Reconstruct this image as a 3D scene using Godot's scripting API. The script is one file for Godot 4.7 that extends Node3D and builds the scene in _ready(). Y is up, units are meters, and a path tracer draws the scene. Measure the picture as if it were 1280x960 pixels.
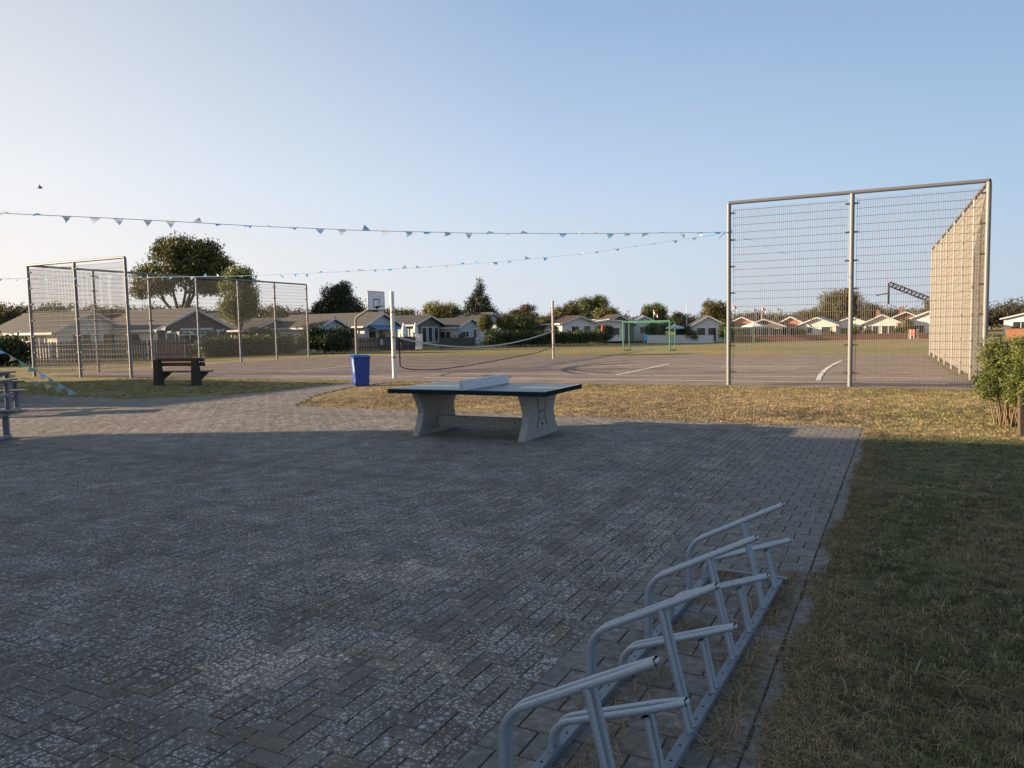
extends Node3D

# ---------------------------------------------------------------- geometry
class Geo:
	var v := PackedVector3Array()
	var n := PackedVector3Array()
	var c := PackedColorArray()
	var ix := PackedInt32Array()
	var col := Color(1, 1, 1)
	var use_col := false

	func put(p: Vector3, nn: Vector3) -> int:
		v.append(p); n.append(nn)
		if use_col: c.append(col)
		return v.size() - 1

	# corners counter-clockwise seen from outside
	func tri(a: Vector3, b: Vector3, d: Vector3) -> void:
		var nn := (b - a).cross(d - a).normalized()
		var i := put(a, nn); put(b, nn); put(d, nn)
		ix.append_array([i, i + 2, i + 1])

	func quad(a: Vector3, b: Vector3, d: Vector3, e: Vector3) -> void:
		var nn := (d - a).cross(e - b).normalized()
		var i := put(a, nn); put(b, nn); put(d, nn); put(e, nn)
		ix.append_array([i, i + 2, i + 1, i, i + 3, i + 2])

	# box with chamfered edges
	func box(at: Vector3, s: Vector3, ch := 0.0, b := Basis()) -> void:
		var h := s * 0.5
		if ch <= 0.0:
			var p := []
			for k in 8: p.append(at + b * Vector3(h.x * (1 if k & 1 else -1), h.y * (1 if k & 2 else -1), h.z * (1 if k & 4 else -1)))
			quad(p[4], p[5], p[7], p[6]); quad(p[1], p[0], p[2], p[3]); quad(p[5], p[1], p[3], p[7])
			quad(p[0], p[4], p[6], p[2]); quad(p[6], p[7], p[3], p[2]); quad(p[0], p[1], p[5], p[4])
			return
		ch = minf(ch, minf(h.x, minf(h.y, h.z)) * 0.9)
		var hx := h - Vector3(ch, ch, ch)
		for ax in 3:
			var u := (ax + 1) % 3
			var w := (ax + 2) % 3
			for sg in [1.0, -1.0]:
				var q := []
				for k in [[-1, -1], [1, -1], [1, 1], [-1, 1]]:
					var r := Vector3()
					r[ax] = h[ax] * sg; r[u] = hx[u] * k[0] * sg; r[w] = hx[w] * k[1]
					q.append(at + b * r)
				quad(q[0], q[1], q[2], q[3])
		for ax in 3:
			var u := (ax + 1) % 3
			var w := (ax + 2) % 3
			for k in [[1, 1], [-1, 1], [-1, -1], [1, -1]]:
				var r0 := Vector3(); var r1 := Vector3()
				r0[u] = h[u] * k[0]; r0[w] = hx[w] * k[1]; r1[u] = hx[u] * k[0]; r1[w] = h[w] * k[1]
				var a0 := r0; var a1 := r1; var b0 := r0; var b1 := r1
				a0[ax] = -hx[ax]; a1[ax] = -hx[ax]; b0[ax] = hx[ax]; b1[ax] = hx[ax]
				if k[0] * k[1] > 0: quad(at + b * a0, at + b * a1, at + b * b1, at + b * b0)
				else: quad(at + b * a1, at + b * a0, at + b * b0, at + b * b1)
		for k in 8:
			var sx := 1.0 if k & 1 else -1.0
			var sy := 1.0 if k & 2 else -1.0
			var sz := 1.0 if k & 4 else -1.0
			var A := at + b * Vector3(h.x * sx, hx.y * sy, hx.z * sz)
			var B := at + b * Vector3(hx.x * sx, h.y * sy, hx.z * sz)
			var D := at + b * Vector3(hx.x * sx, hx.y * sy, h.z * sz)
			if sx * sy * sz > 0: tri(A, B, D)
			else: tri(A, D, B)

	func bar(a: Vector3, d: Vector3, w: float, t: float, up := Vector3.UP, ch := 0.0) -> void:
		var dir := (d - a).normalized()
		var side := dir.cross(up)
		if side.length() < 0.01: side = dir.cross(Vector3.RIGHT)
		side = side.normalized()
		var u2 := side.cross(dir)
		box((a + d) * 0.5, Vector3((d - a).length(), t, w), ch, Basis(dir, u2, side))

	func tube(pts: Array, r, sides := 8, caps := true) -> void:
		var last := []
		var side := Vector3()
		for i in pts.size():
			var dir: Vector3
			if i == 0: dir = pts[1] - pts[0]
			elif i == pts.size() - 1: dir = pts[i] - pts[i - 1]
			else: dir = (pts[i + 1] - pts[i]).normalized() + (pts[i] - pts[i - 1]).normalized()
			dir = dir.normalized()
			if i == 0:
				side = dir.cross(Vector3.UP)
				if side.length() < 0.05: side = dir.cross(Vector3(1, 0, 0.02))
				side = side.normalized()
			else:
				side = (side - dir * side.dot(dir)).normalized()
			var up := side.cross(dir)
			var rr: float = r[i] if r is Array else r
			var ring := []
			for k in sides:
				var a := TAU * k / sides
				var nn := side * cos(a) + up * sin(a)
				ring.append(put(pts[i] + nn * rr, nn))
			if i > 0:
				for k in sides:
					var k2 := (k + 1) % sides
					ix.append_array([last[k], last[k2], ring[k2], last[k], ring[k2], ring[k]])
			if caps and (i == 0 or i == pts.size() - 1):
				var sg := -1.0 if i == 0 else 1.0
				var m := put(pts[i], dir * sg)
				var cr := []
				for k in sides: cr.append(put(v[ring[k]], dir * sg))
				for k in sides:
					var k2 := (k + 1) % sides
					if sg > 0: ix.append_array([m, cr[k2], cr[k]])
					else: ix.append_array([m, cr[k], cr[k2]])
			last = ring

	# polygon in the plane (ux, uy) swept by dz; counter-clockwise seen from the dz side
	func prism(poly: Array, at: Vector3, ux: Vector3, uy: Vector3, dz: Vector3) -> void:
		var pk := PackedVector2Array(poly)
		if Geometry2D.is_polygon_clockwise(pk): pk.reverse()
		if ux.cross(uy).dot(dz) < 0: pk.reverse()
		var t := Geometry2D.triangulate_polygon(pk)
		var P := []
		for q in pk: P.append(at + ux * q.x + uy * q.y)
		for i in range(0, t.size(), 3):
			var a: Vector3 = P[t[i]]; var b: Vector3 = P[t[i + 1]]; var d: Vector3 = P[t[i + 2]]
			if (b - a).cross(d - a).dot(dz) > 0:
				tri(a + dz, b + dz, d + dz); tri(a, d, b)
			else:
				tri(a + dz, d + dz, b + dz); tri(a, b, d)
		for i in P.size():
			var a: Vector3 = P[i]; var b: Vector3 = P[(i + 1) % P.size()]
			quad(a, b, b + dz, a + dz)

	func mesh() -> ArrayMesh:
		var arr := []
		arr.resize(Mesh.ARRAY_MAX)
		arr[Mesh.ARRAY_VERTEX] = v; arr[Mesh.ARRAY_NORMAL] = n
		if use_col: arr[Mesh.ARRAY_COLOR] = c
		arr[Mesh.ARRAY_INDEX] = ix
		var m := ArrayMesh.new()
		m.add_surface_from_arrays(Mesh.PRIMITIVE_TRIANGLES, arr)
		return m

# ---------------------------------------------------------------- naming
var used := {}
func numbered(s: String) -> String:
	var k: int = used.get(s, 0)
	used[s] = k + 1
	return s if k == 0 else "%s_%03d" % [s, k]

func tag(o: Node3D, label: String, category := "", group := "", kind := "") -> void:
	if label: o.set_meta("label", label)
	if category: o.set_meta("category", category)
	if group: o.set_meta("group", group)
	if kind: o.set_meta("kind", kind)

func thing(called: String, label: String, category: String, at := Vector3.ZERO, turn := 0.0, group := "") -> Node3D:
	var o := Node3D.new()
	o.name = numbered(called)
	add_child(o, true)
	o.position = at
	o.rotation.y = turn
	tag(o, label, category, group)
	return o

func part(called: String, g, m: Material, parent: Node, at := Vector3.ZERO, turn := 0.0) -> MeshInstance3D:
	var o := MeshInstance3D.new()
	o.mesh = g.mesh() if g is Geo or g is Leaves else g
	o.material_override = m
	o.position = at
	o.rotation.y = turn
	if parent == self:
		o.name = numbered(called)
	else:
		var key := called
		var k := 1
		while parent.has_node(NodePath(key)):
			k = int(parent.get_meta("_n_" + called, 1))
			parent.set_meta("_n_" + called, k + 1)
			key = "%s_%03d" % [called, k]
		o.name = key
	parent.add_child(o, true)
	return o

func multi(called: String, mesh: Mesh, m: Material, buf: PackedFloat32Array, parent: Node) -> MultiMeshInstance3D:
	var mm := MultiMesh.new()
	mm.transform_format = MultiMesh.TRANSFORM_3D
	mm.use_colors = true
	mm.mesh = mesh
	mm.instance_count = buf.size() / 16
	mm.buffer = buf
	var o := MultiMeshInstance3D.new()
	o.multimesh = mm
	o.material_override = m
	o.name = numbered(called) if parent == self else called
	parent.add_child(o, true)
	return o

func inst(buf: PackedFloat32Array, b: Basis, o: Vector3, c: Color) -> void:
	buf.append_array([b.x.x, b.y.x, b.z.x, o.x, b.x.y, b.y.y, b.z.y, o.y, b.x.z, b.y.z, b.z.z, o.z, c.r, c.g, c.b, 1.0])

func dup(root: Node3D, label: String, at: Vector3, turn: float) -> Node3D:
	var r: Node3D = root.duplicate()
	r.name = numbered(String(root.name).rstrip("_0123456789"))
	add_child(r, true)
	r.position = at
	r.rotation.y = turn
	r.set_meta("label", label)
	return r

# ---------------------------------------------------------------- textures and materials
func noise(fr: float, oct := 4, sd := 1, type := FastNoiseLite.TYPE_SIMPLEX_SMOOTH) -> FastNoiseLite:
	var f := FastNoiseLite.new()
	f.noise_type = type
	f.seed = sd
	f.frequency = fr
	f.fractal_octaves = oct
	f.fractal_type = FastNoiseLite.FRACTAL_FBM if oct > 1 else FastNoiseLite.FRACTAL_NONE
	return f

func bytes(f: FastNoiseLite, w: int) -> PackedByteArray:
	var im := f.get_seamless_image(w, w)
	im.convert(Image.FORMAT_L8)
	return im.get_data()

func s8(x: float) -> int:
	return int(clampf(pow(clampf(x, 0, 1), 1.0 / 2.2) * 255.0, 0, 255))

# colour texture: a ramp of linear colours along the noise
func ramp_tex(f: FastNoiseLite, w: int, stops: Array, mip := true) -> ImageTexture:
	var src := bytes(f, w)
	var lut := PackedByteArray()
	for i in 256:
		var t := i / 255.0 * (stops.size() - 1)
		var k := mini(int(t), stops.size() - 2)
		var c: Color = stops[k].lerp(stops[k + 1], t - k)
		lut.append_array([s8(c.r), s8(c.g), s8(c.b)])
	var out := PackedByteArray()
	out.resize(w * w * 3)
	for i in w * w:
		var j := src[i] * 3
		out[i * 3] = lut[j]; out[i * 3 + 1] = lut[j + 1]; out[i * 3 + 2] = lut[j + 2]
	return ImageTexture.create_from_image(Image.create_from_data(w, w, false, Image.FORMAT_RGB8, out))

func bump_tex(f: FastNoiseLite, w: int, strength: float) -> ImageTexture:
	var im := f.get_seamless_image(w, w)
	im.convert(Image.FORMAT_RGBA8)
	im.bump_map_to_normal_map(strength)
	return ImageTexture.create_from_image(im)

func G(x: float) -> Color: return Color(x, x, x)

var T := {}
func textures() -> void:
	T.grime = ramp_tex(noise(0.012, 5, 3), 512, [G(0.62), G(0.85), G(1.0), G(1.0)])
	T.fine = ramp_tex(noise(0.09, 3, 4), 512, [G(0.55), G(0.85), G(1.0), G(1.15)])
	T.stain = ramp_tex(noise(0.02, 5, 9), 512, [Color(0.5, 0.49, 0.46), Color(0.82, 0.81, 0.78), G(1.0), G(1.0)])
	T.zinc = ramp_tex(noise(0.05, 3, 5, FastNoiseLite.TYPE_CELLULAR), 256, [G(0.5), G(0.82), G(1.08), G(0.72)])
	T.nfine = bump_tex(noise(0.12, 3, 6), 256, 3.0)
	T.nrough = bump_tex(noise(0.05, 4, 7), 512, 6.0)
	T.grass = ramp_tex(noise(0.11, 4, 8), 1024, [Color(0.42, 0.4, 0.38), Color(0.75, 0.72, 0.7), Color(1.05, 1.0, 0.95), Color(1.5, 1.4, 1.25)])
	T.ngrass = bump_tex(noise(0.1, 4, 11), 512, 10.0)
	# wood: noise stretched along one axis
	var wi := noise(0.02, 4, 12).get_seamless_image(512, 512)
	wi.convert(Image.FORMAT_L8)
	wi.resize(64, 512)
	var wl := Image.create(512, 512, false, Image.FORMAT_L8)
	for k in 8: wl.blit_rect(wi, Rect2i(0, 0, 64, 512), Vector2i(k * 64, 0))
	var wd := wl.get_data()
	var wo := PackedByteArray(); wo.resize(512 * 512 * 3)
	for i in 512 * 512:
		var x := 0.55 + 0.5 * wd[i] / 255.0
		var g := s8(x * 0.95); wo[i * 3] = g; wo[i * 3 + 1] = g; wo[i * 3 + 2] = g
	T.wood = ImageTexture.create_from_image(Image.create_from_data(512, 512, false, Image.FORMAT_RGB8, wo))
	# paving: concrete with pale lichen spots; 8 m a side
	var w := 2048
	var a := bytes(noise(0.004, 4, 21), w)
	var cn := noise(0.092, 1, 22, FastNoiseLite.TYPE_CELLULAR)
	cn.cellular_return_type = FastNoiseLite.RETURN_DISTANCE
	cn.cellular_jitter = 1.0
	var b := bytes(cn, w)
	var cl := noise(0.042, 1, 27, FastNoiseLite.TYPE_CELLULAR)
	cl.cellular_return_type = FastNoiseLite.RETURN_DISTANCE
	cl.cellular_jitter = 1.0
	var b2 := bytes(cl, w)
	var d2 := bytes(noise(0.011, 3, 28), w)
	var d := bytes(noise(0.005, 4, 23), w)
	var e := bytes(noise(0.3, 2, 24), w)
	var lutA := []
	var lutB := []
	var base0 := Color(0.108, 0.090, 0.074)
	var base1 := Color(0.158, 0.138, 0.121)
	for i in 256:
		var t := i / 255.0
		lutA.append(base0.lerp(base1, smoothstep(0.1, 0.9, t)))
		lutB.append(0.72 + 0.56 * t)
	var tb := PackedByteArray()
	for i in 4096: tb.append(s8(i / 4095.0 * 0.8))
	var out := PackedByteArray()
	out.resize(w * w * 3)
	for i in w * w:
		var c: Color = lutA[a[i]]
		var q: float = lutB[e[i]]
		var u := (e[i] - 128) * 0.62
		var s := maxf((40.0 + (d[i] - 128) * 0.30 + u - b[i]) / 13.0, (26.0 + (d2[i] - 128) * 0.34 + u * 0.8 - b2[i]) / 9.0)
		if s > 0.0:
			if s > 1.0: s = 1.0
			s *= 0.78
			c = Color(c.r + (0.55 - c.r) * s, c.g + (0.54 - c.g) * s, c.b + (0.505 - c.b) * s)
		q *= 5119.0
		out[i * 3] = tb[mini(int(c.r * q), 4095)]
		out[i * 3 + 1] = tb[mini(int(c.g * q), 4095)]
		out[i * 3 + 2] = tb[mini(int(c.b * q), 4095)]
	T.paving = ImageTexture.create_from_image(Image.create_from_data(w, w, false, Image.FORMAT_RGB8, out))
	T.border = ramp_tex(noise(0.02, 5, 35), 1024, [Color(0.11, 0.10, 0.088), Color(0.15, 0.14, 0.125), Color(0.19, 0.18, 0.165), Color(0.30, 0.29, 0.275)])
	T.asphalt = ramp_tex(noise(0.006, 6, 31), 1024, [Color(0.6, 0.58, 0.57), Color(0.85, 0.83, 0.82), Color(1.0, 1.0, 1.0), Color(1.25, 1.2, 1.17)])
	T.nasphalt = bump_tex(noise(0.25, 2, 32), 512, 5.0)

func mat(c: Color, rough := 0.8, metal := 0.0, tex := "", scale := 1.0, nrm := "", nscale := 1.0, world := false) -> StandardMaterial3D:
	var m := StandardMaterial3D.new()
	m.albedo_color = c.linear_to_srgb()
	m.roughness = rough
	m.metallic = metal
	m.uv1_triplanar = true
	m.uv1_world_triplanar = world
	m.uv1_scale = Vector3.ONE * scale
	if tex: m.albedo_texture = T[tex]
	if nrm:
		m.normal_enabled = true
		m.normal_texture = T[nrm]
		m.normal_scale = nscale
	return m

var M := {}
func materials() -> void:
	M.zinc = mat(Color(0.21, 0.215, 0.22), 0.55, 0.3, "zinc", 6.0)
	M.wire = mat(Color(0.205, 0.19, 0.165), 0.6, 0.2)
	M.rail = mat(Color(0.20, 0.225, 0.26), 0.6, 0.3, "zinc", 9.0)
	M.rack = mat(Color(0.38, 0.43, 0.495), 0.5, 0.35, "zinc", 9.0, "nfine", 0.25)
	M.darkzinc = mat(Color(0.07, 0.072, 0.075), 0.6, 0.3)
	M.hole = mat(Color(0.02, 0.02, 0.02), 0.9)
	M.paver = mat(Color(1, 1, 1), 0.88, 0.0, "paving", 0.2, "nfine", 0.22, true)
	M.paver.vertex_color_use_as_albedo = true
	M.pavers = []
	for k in 7:
		var q := mat(tones[k], 0.88, 0.0, "paving", 0.2, "nfine", 0.22, true)
		M.pavers.append(q)
	M.border = mat(Color(1, 1, 1), 0.9, 0.0, "border", 0.7, "nfine", 0.25, true)
	M.border.vertex_color_use_as_albedo = true
	M.borders = []
	for k in 7: M.borders.append(mat(tones[k], 0.9, 0.0, "border", 0.7, "nfine", 0.25, true))
	M.joint = mat(Color(0.06, 0.053, 0.044), 0.95, 0.0, "fine", 1.0, "", 1.0, true)
	M.ground = mat(Color(1, 1, 1), 0.95, 0.0, "grass", 0.55, "ngrass", 1.0, true)
	M.ground.vertex_color_use_as_albedo = true
	M.court = mat(Color(0.245, 0.186, 0.148), 0.92, 0.0, "asphalt", 0.14, "nasphalt", 0.5, true)
	M.patch = mat(Color(0.07, 0.065, 0.062), 0.9, 0.0, "fine", 0.8, "", 1.0, true)
	M.line = mat(Color(0.80, 0.78, 0.74), 0.8, 0.0, "stain", 0.7, "", 1.0, true)
	M.blade = mat(Color(1, 1, 1), 0.85)
	M.blade.vertex_color_use_as_albedo = true
	M.blade.backlight_enabled = true
	M.blade.backlight = G(0.5)
	M.leaf = mat(Color(1, 1, 1), 0.6)
	M.leaf.vertex_color_use_as_albedo = true
	M.leaf.backlight_enabled = true
	M.leaf.backlight = G(0.55)
	M.bark = mat(Color(0.13, 0.10, 0.075), 0.95, 0.0, "wood", 1.5, "nrough", 1.0)
	M.concrete = mat(Color(0.37, 0.365, 0.335), 0.9, 0.0, "stain", 1.6, "nfine", 0.7)
	M.groove = mat(Color(0.12, 0.118, 0.11), 0.95)
	M.top = mat(Color(0.05, 0.085, 0.105), 0.38, 0.0, "grime", 1.1, "nfine", 0.12)
	M.topedge = mat(Color(0.014, 0.032, 0.038), 0.95, 0.0, "grime", 2.0)
	M.topedge.metallic_specular = 0.12
	M.netplate = mat(Color(0.56, 0.6, 0.64), 0.45, 0.0, "grime", 1.5)
	M.whitepaint = mat(Color(0.72, 0.71, 0.68), 0.6, 0.0, "stain", 1.2)
	M.steelpaint = mat(Color(0.30, 0.25, 0.21), 0.65, 0.2, "stain", 1.5)
	M.blue = mat(Color(0.012, 0.055, 0.30), 0.5, 0.0, "grime", 1.5)
	M.bluelid = mat(Color(0.05, 0.22, 0.55), 0.5, 0.0, "grime", 1.5)
	M.bin_sunlit = mat(Color(0.22, 0.36, 0.55), 0.6, 0.0, "grime", 2.0)  # paler bin blue, sunlight put into the colour
	M.black = mat(Color(0.015, 0.015, 0.015), 0.7)
	M.benchpost = mat(Color(0.045, 0.043, 0.03), 0.85, 0.0, "stain", 1.5, "nrough", 0.6)
	M.benchplank = mat(Color(0.17, 0.075, 0.05), 0.65, 0.0, "wood", 1.0, "nfine", 0.5)
	M.tableplank = mat(Color(0.26, 0.245, 0.22), 0.8, 0.0, "wood", 1.0, "nfine", 0.5)
	M.tablesteel = mat(Color(0.22, 0.25, 0.30), 0.55, 0.3, "zinc", 5.0)
	M.netcord = mat(Color(0.012, 0.012, 0.012), 1.0)
	M.netcord.metallic_specular = 0.1
	M.tape = mat(Color(0.55, 0.56, 0.55), 0.8, 0.0, "stain", 2.0)
	M.greenpaint = mat(Color(0.05, 0.20, 0.13), 0.5, 0.0, "grime", 1.5)
	M.fencewood = mat(Color(0.115, 0.098, 0.085), 0.9, 0.0, "wood", 1.5)
	M.fencelight = mat(Color(0.22, 0.19, 0.16), 0.9, 0.0, "wood", 1.5)
	M.glass = mat(Color(0.03, 0.035, 0.04), 0.08)
	M.glass.metallic_specular = 0.7
	M.frame = mat(Color(0.72, 0.72, 0.70), 0.5)
	M.darkframe = mat(Color(0.09, 0.08, 0.075), 0.6)
	M.fascia = mat(Color(0.66, 0.67, 0.67), 0.55, 0.0, "stain", 0.8)
	M.redpaint = mat(Color(0.33, 0.035, 0.03), 0.55)
	M.terracotta = mat(Color(0.42, 0.19, 0.11), 0.85, 0.0, "grime", 0.6)
	M.white = mat(Color(0.80, 0.78, 0.74), 0.75, 0.0, "stain", 0.5)
	M.cream = mat(Color(0.76, 0.735, 0.68), 0.75, 0.0, "stain", 0.5)
	M.bluegrey = mat(Color(0.50, 0.56, 0.62), 0.7, 0.0, "stain", 0.5)
	M.taupe = mat(Color(0.25, 0.21, 0.175), 0.85, 0.0, "wood", 1.0)
	M.darkwood = mat(Color(0.16, 0.125, 0.105), 0.85, 0.0, "wood", 1.2)
	M.brickwall = mat(Color(0.27, 0.13, 0.09), 0.9, 0.0, "fine", 0.8)
	M.roofgrey = mat(Color(0.10, 0.096, 0.092), 0.85, 0.0, "grime", 0.7, "nrough", 0.6)
	M.roofdark = mat(Color(0.06, 0.06, 0.066), 0.8, 0.0, "grime", 0.7, "nrough", 0.6)
	M.roofred = mat(Color(0.042, 0.024, 0.02), 0.85, 0.0, "grime", 0.7, "nrough", 0.6)
	M.rooforange = mat(Color(0.36, 0.16, 0.095), 0.85, 0.0, "grime", 0.7, "nrough", 0.6)
	M.roofpale = mat(Color(0.42, 0.42, 0.42), 0.7, 0.0, "grime", 0.7)
	M.flagred = mat(Color(0.45, 0.09, 0.10), 0.7)
	M.flagwhite = mat(Color(0.75, 0.75, 0.75), 0.7)
	M.rope = mat(Color(0.42, 0.55, 0.66), 0.7)
	M.cloths = {}
	for k in {"blue": Color(0.03, 0.40, 0.88), "pale": Color(0.14, 0.52, 0.88), "white": Color(0.50, 0.72, 0.92), "green": Color(0.04, 0.42, 0.14), "red": Color(0.55, 0.05, 0.06), "yellow": Color(0.75, 0.5, 0.05)}.keys():
		var cc: Color = {"blue": Color(0.03, 0.40, 0.88), "pale": Color(0.14, 0.52, 0.88), "white": Color(0.50, 0.72, 0.92), "green": Color(0.04, 0.42, 0.14), "red": Color(0.55, 0.05, 0.06), "yellow": Color(0.75, 0.5, 0.05)}[k]
		var q := mat(cc, 0.6)
		q.backlight_enabled = true
		q.backlight = G(0.7)
		M.cloths[k] = q

var tones := [Color(1, 1, 1), Color(0.86, 0.86, 0.87), Color(1.0, 0.96, 0.90), Color(0.92, 0.94, 0.97), Color(0.8, 0.78, 0.75), Color(1.35, 1.28, 1.18), Color(1.2, 1.14, 1.06)]
var R := RandomNumberGenerator.new()
func rf(a: float, b: float) -> float: return R.randf_range(a, b)

# ---------------------------------------------------------------- sky
const SUN := Vector3(-0.8985, 0.2147, 0.3809)
func sky_panorama() -> ImageTexture:
	var els := [-90.0, -8.0, 0.0, 5.0, 10.0, 22.0, 45.0, 90.0]
	var azs := [0.0, 56.0, 90.0, 124.0, 180.0]
	var tab := [
		[[90, 84, 72], [90, 84, 72], [90, 84, 72], [90, 84, 72], [90, 84, 72]],
		[[150, 140, 120], [140, 132, 118], [120, 115, 108], [110, 108, 104], [105, 104, 102]],
		[[255, 242, 222], [246, 237, 228], [214, 219, 226], [190, 204, 217], [182, 198, 213]],
		[[255, 247, 233], [243, 240, 238], [207, 219, 232], [181, 202, 224], [173, 196, 218]],
		[[255, 249, 242], [233, 236, 241], [190, 210, 234], [166, 194, 223], [158, 186, 217]],
		[[240, 242, 246], [202, 209, 221], [150, 178, 214], [136, 166, 205], [131, 160, 200]],
		[[192, 204, 220], [158, 176, 199], [131, 154, 184], [124, 148, 179], [122, 146, 177]],
		[[124, 143, 166], [124, 143, 166], [124, 143, 166], [124, 143, 166], [124, 143, 166]]]
	var w := 512
	var h := 256
	var out := PackedFloat32Array()
	out.resize(w * h * 3)
	var sa := atan2(SUN.x, -SUN.z)
	for y in h:
		var el := 90.0 - (y + 0.5) / h * 180.0
		var k := 0
		while k < els.size() - 2 and el > els[k + 1]: k += 1
		var te := clampf((el - els[k]) / (els[k + 1] - els[k]), 0, 1)
		for x in w:
			var az := (x + 0.5) / w * TAU
			var da := rad_to_deg(absf(wrapf(az - sa, -PI, PI)))
			var j := 0
			while j < 3 and da > azs[j + 1]: j += 1
			var ta := clampf((da - azs[j]) / (azs[j + 1] - azs[j]), 0, 1)
			for q in 3:
				var lo: float = lerpf(tab[k][j][q], tab[k][j + 1][q], ta)
				var hi: float = lerpf(tab[k + 1][j][q], tab[k + 1][j + 1][q], ta)
				out[(y * w + x) * 3 + q] = pow(lerpf(lo, hi, te) / 255.0, 2.2)
	return ImageTexture.create_from_image(Image.create_from_data(w, h, false, Image.FORMAT_RGBF, out.to_byte_array()))

func stage() -> void:
	var cam := Camera3D.new()
	cam.name = "camera"
	cam.fov = rad_to_deg(2.0 * atan(480.0 / 948.85))
	cam.near = 0.1
	cam.far = 3000.0
	var yaw := 0.452; var pitch := 0.0752; var roll := 0.02
	var F := Vector3(-sin(yaw) * cos(pitch), -sin(pitch), -cos(yaw) * cos(pitch))
	var R0 := Vector3(cos(yaw), 0, -sin(yaw))
	var U0 := R0.cross(F)
	var Rt := R0 * cos(roll) - U0 * sin(roll)
	var Up := U0 * cos(roll) + R0 * sin(roll)
	cam.transform = Transform3D(Basis(Rt, Up, -F), Vector3(0, 1.709, 0))
	add_child(cam)
	cam.current = true
	var env := Environment.new()
	env.background_mode = Environment.BG_SKY
	var sky := Sky.new()
	var pm := PanoramaSkyMaterial.new()
	pm.panorama = sky_panorama()
	sky.sky_material = pm
	env.sky = sky
	env.background_energy_multiplier = 0.42
	env.tonemap_mode = Environment.TONE_MAPPER_LINEAR
	env.tonemap_exposure = 2.5
	env.sdfgi_enabled = true
	env.ssao_enabled = true
	env.ssil_enabled = true
	var we := WorldEnvironment.new()
	we.name = "environment"
	we.environment = env
	add_child(we)
	var sun := DirectionalLight3D.new()
	sun.name = "sun"
	sun.light_color = Color(1.0, 0.88, 0.73)
	sun.light_energy = 1.6
	sun.light_angular_distance = 0.5
	sun.shadow_enabled = true
	sun.look_at_from_position(Vector3.ZERO, -SUN, Vector3.UP)
	add_child(sun)

# ---------------------------------------------------------------- ground
var n1 := noise(0.22, 3, 41)
var n2 := noise(1.1, 3, 42)
var n3 := noise(0.05, 3, 43)
func ground_col(x: float, z: float) -> Color:
	var a := n1.get_noise_2d(x, z)
	var b := n2.get_noise_2d(x, z)
	var s := n3.get_noise_2d(x * 1.0, z * 1.8)
	var straw := Color(0.37, 0.285, 0.14)
	var bare := Color(0.255, 0.19, 0.118)
	var olive := Color(0.215, 0.20, 0.062)
	var green := Color(0.076, 0.094, 0.026)
	if z < -41.0:
		return Color(0.35, 0.275, 0.10).lerp(Color(0.24, 0.225, 0.075), clampf(0.42 + 1.3 * s + 0.7 * a, 0, 1))
	if z < -12.6 and x > -15.5:
		var c := straw.lerp(bare, clampf(0.45 + 1.2 * a + 0.6 * b, 0, 1))
		var g := clampf(smoothstep(-19.0, -20.6, z) * 0.75 + smoothstep(-1.2, 0.6, x) * 0.55 + 0.8 * b + 0.4 * a - 0.03, 0, 0.85)
		c = c.lerp(olive, g)
		var dd := Vector2((x + 1.4) / 1.3, (z + 14.9) / 0.55).length()
		return c.lerp(Color(0.13, 0.11, 0.05), clampf(1.3 - dd + b, 0, 0.8))
	if x < -12.0:
		return olive.lerp(straw, clampf(0.3 + 1.1 * a + 0.5 * b, 0, 1))
	var dry := smoothstep(0.32, -0.05, x + 0.35 + 0.5 * b - 0.2 * a)
	var far := smoothstep(-4.0, -10.0, z)
	var c2 := green.lerp(Color(0.165, 0.135, 0.062), clampf(0.02 + 0.9 * a + 1.3 * b + 0.40 * far, 0, 1)) * 1.05
	return c2.lerp(Color(0.25, 0.185, 0.10), clampf(dry, 0, 0.9))

func build_ground() -> void:
	var xs := [-1500.0, -700.0, -350.0, -220.0, -160.0, -130.0, -105.0, -85.0, -70.0, -60.0, -54.0, -49.0]
	var zs := [-1500.0, -700.0, -350.0, -230.0, -170.0, -140.0, -120.0]
	var x := -46.0
	while x < 12.0: xs.append(x); x += (0.3 if x > -18 and x < 6 else 0.8)
	for q in [14.0, 17.0, 21.0, 26.0, 34.0, 50.0, 80.0, 150.0, 400.0, 1500.0]: xs.append(q)
	var z := -108.0
	while z < 1.0: zs.append(z); z += (0.3 if z > -22 else 1.0)
	for q in [3.0, 6.0, 12.0, 30.0, 80.0, 300.0, 1500.0]: zs.append(q)
	var g := Geo.new()
	g.use_col = true
	for j in zs.size():
		for i in xs.size():
			g.col = ground_col(xs[i], zs[j])
			g.put(Vector3(xs[i], gh(xs[i], zs[j]), zs[j]), Vector3.UP)
	for j in zs.size() - 1:
		for i in xs.size() - 1:
			var k := j * xs.size() + i
			g.ix.append_array([k, k + 1, k + xs.size() + 1, k, k + xs.size() + 1, k + xs.size()])
	var o := part("ground", g, M.ground, self)
	tag(o, "dry mown grass ground reaching from the paving to the houses", "ground", "", "structure")

func flat(poly: Array, y: float) -> Geo:
	var g := Geo.new()
	var pk := PackedVector2Array(poly)
	var t := Geometry2D.triangulate_polygon(pk)
	for p in pk: g.put(Vector3(p.x, y, p.y), Vector3.UP)
	for i in range(0, t.size(), 3):
		var a := pk[t[i]]; var b := pk[t[i + 1]]; var d := pk[t[i + 2]]
		if (b - a).cross(d - a) > 0: g.ix.append_array([t[i], t[i + 1], t[i + 2]])
		else: g.ix.append_array([t[i], t[i + 2], t[i + 1]])
	return g

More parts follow.
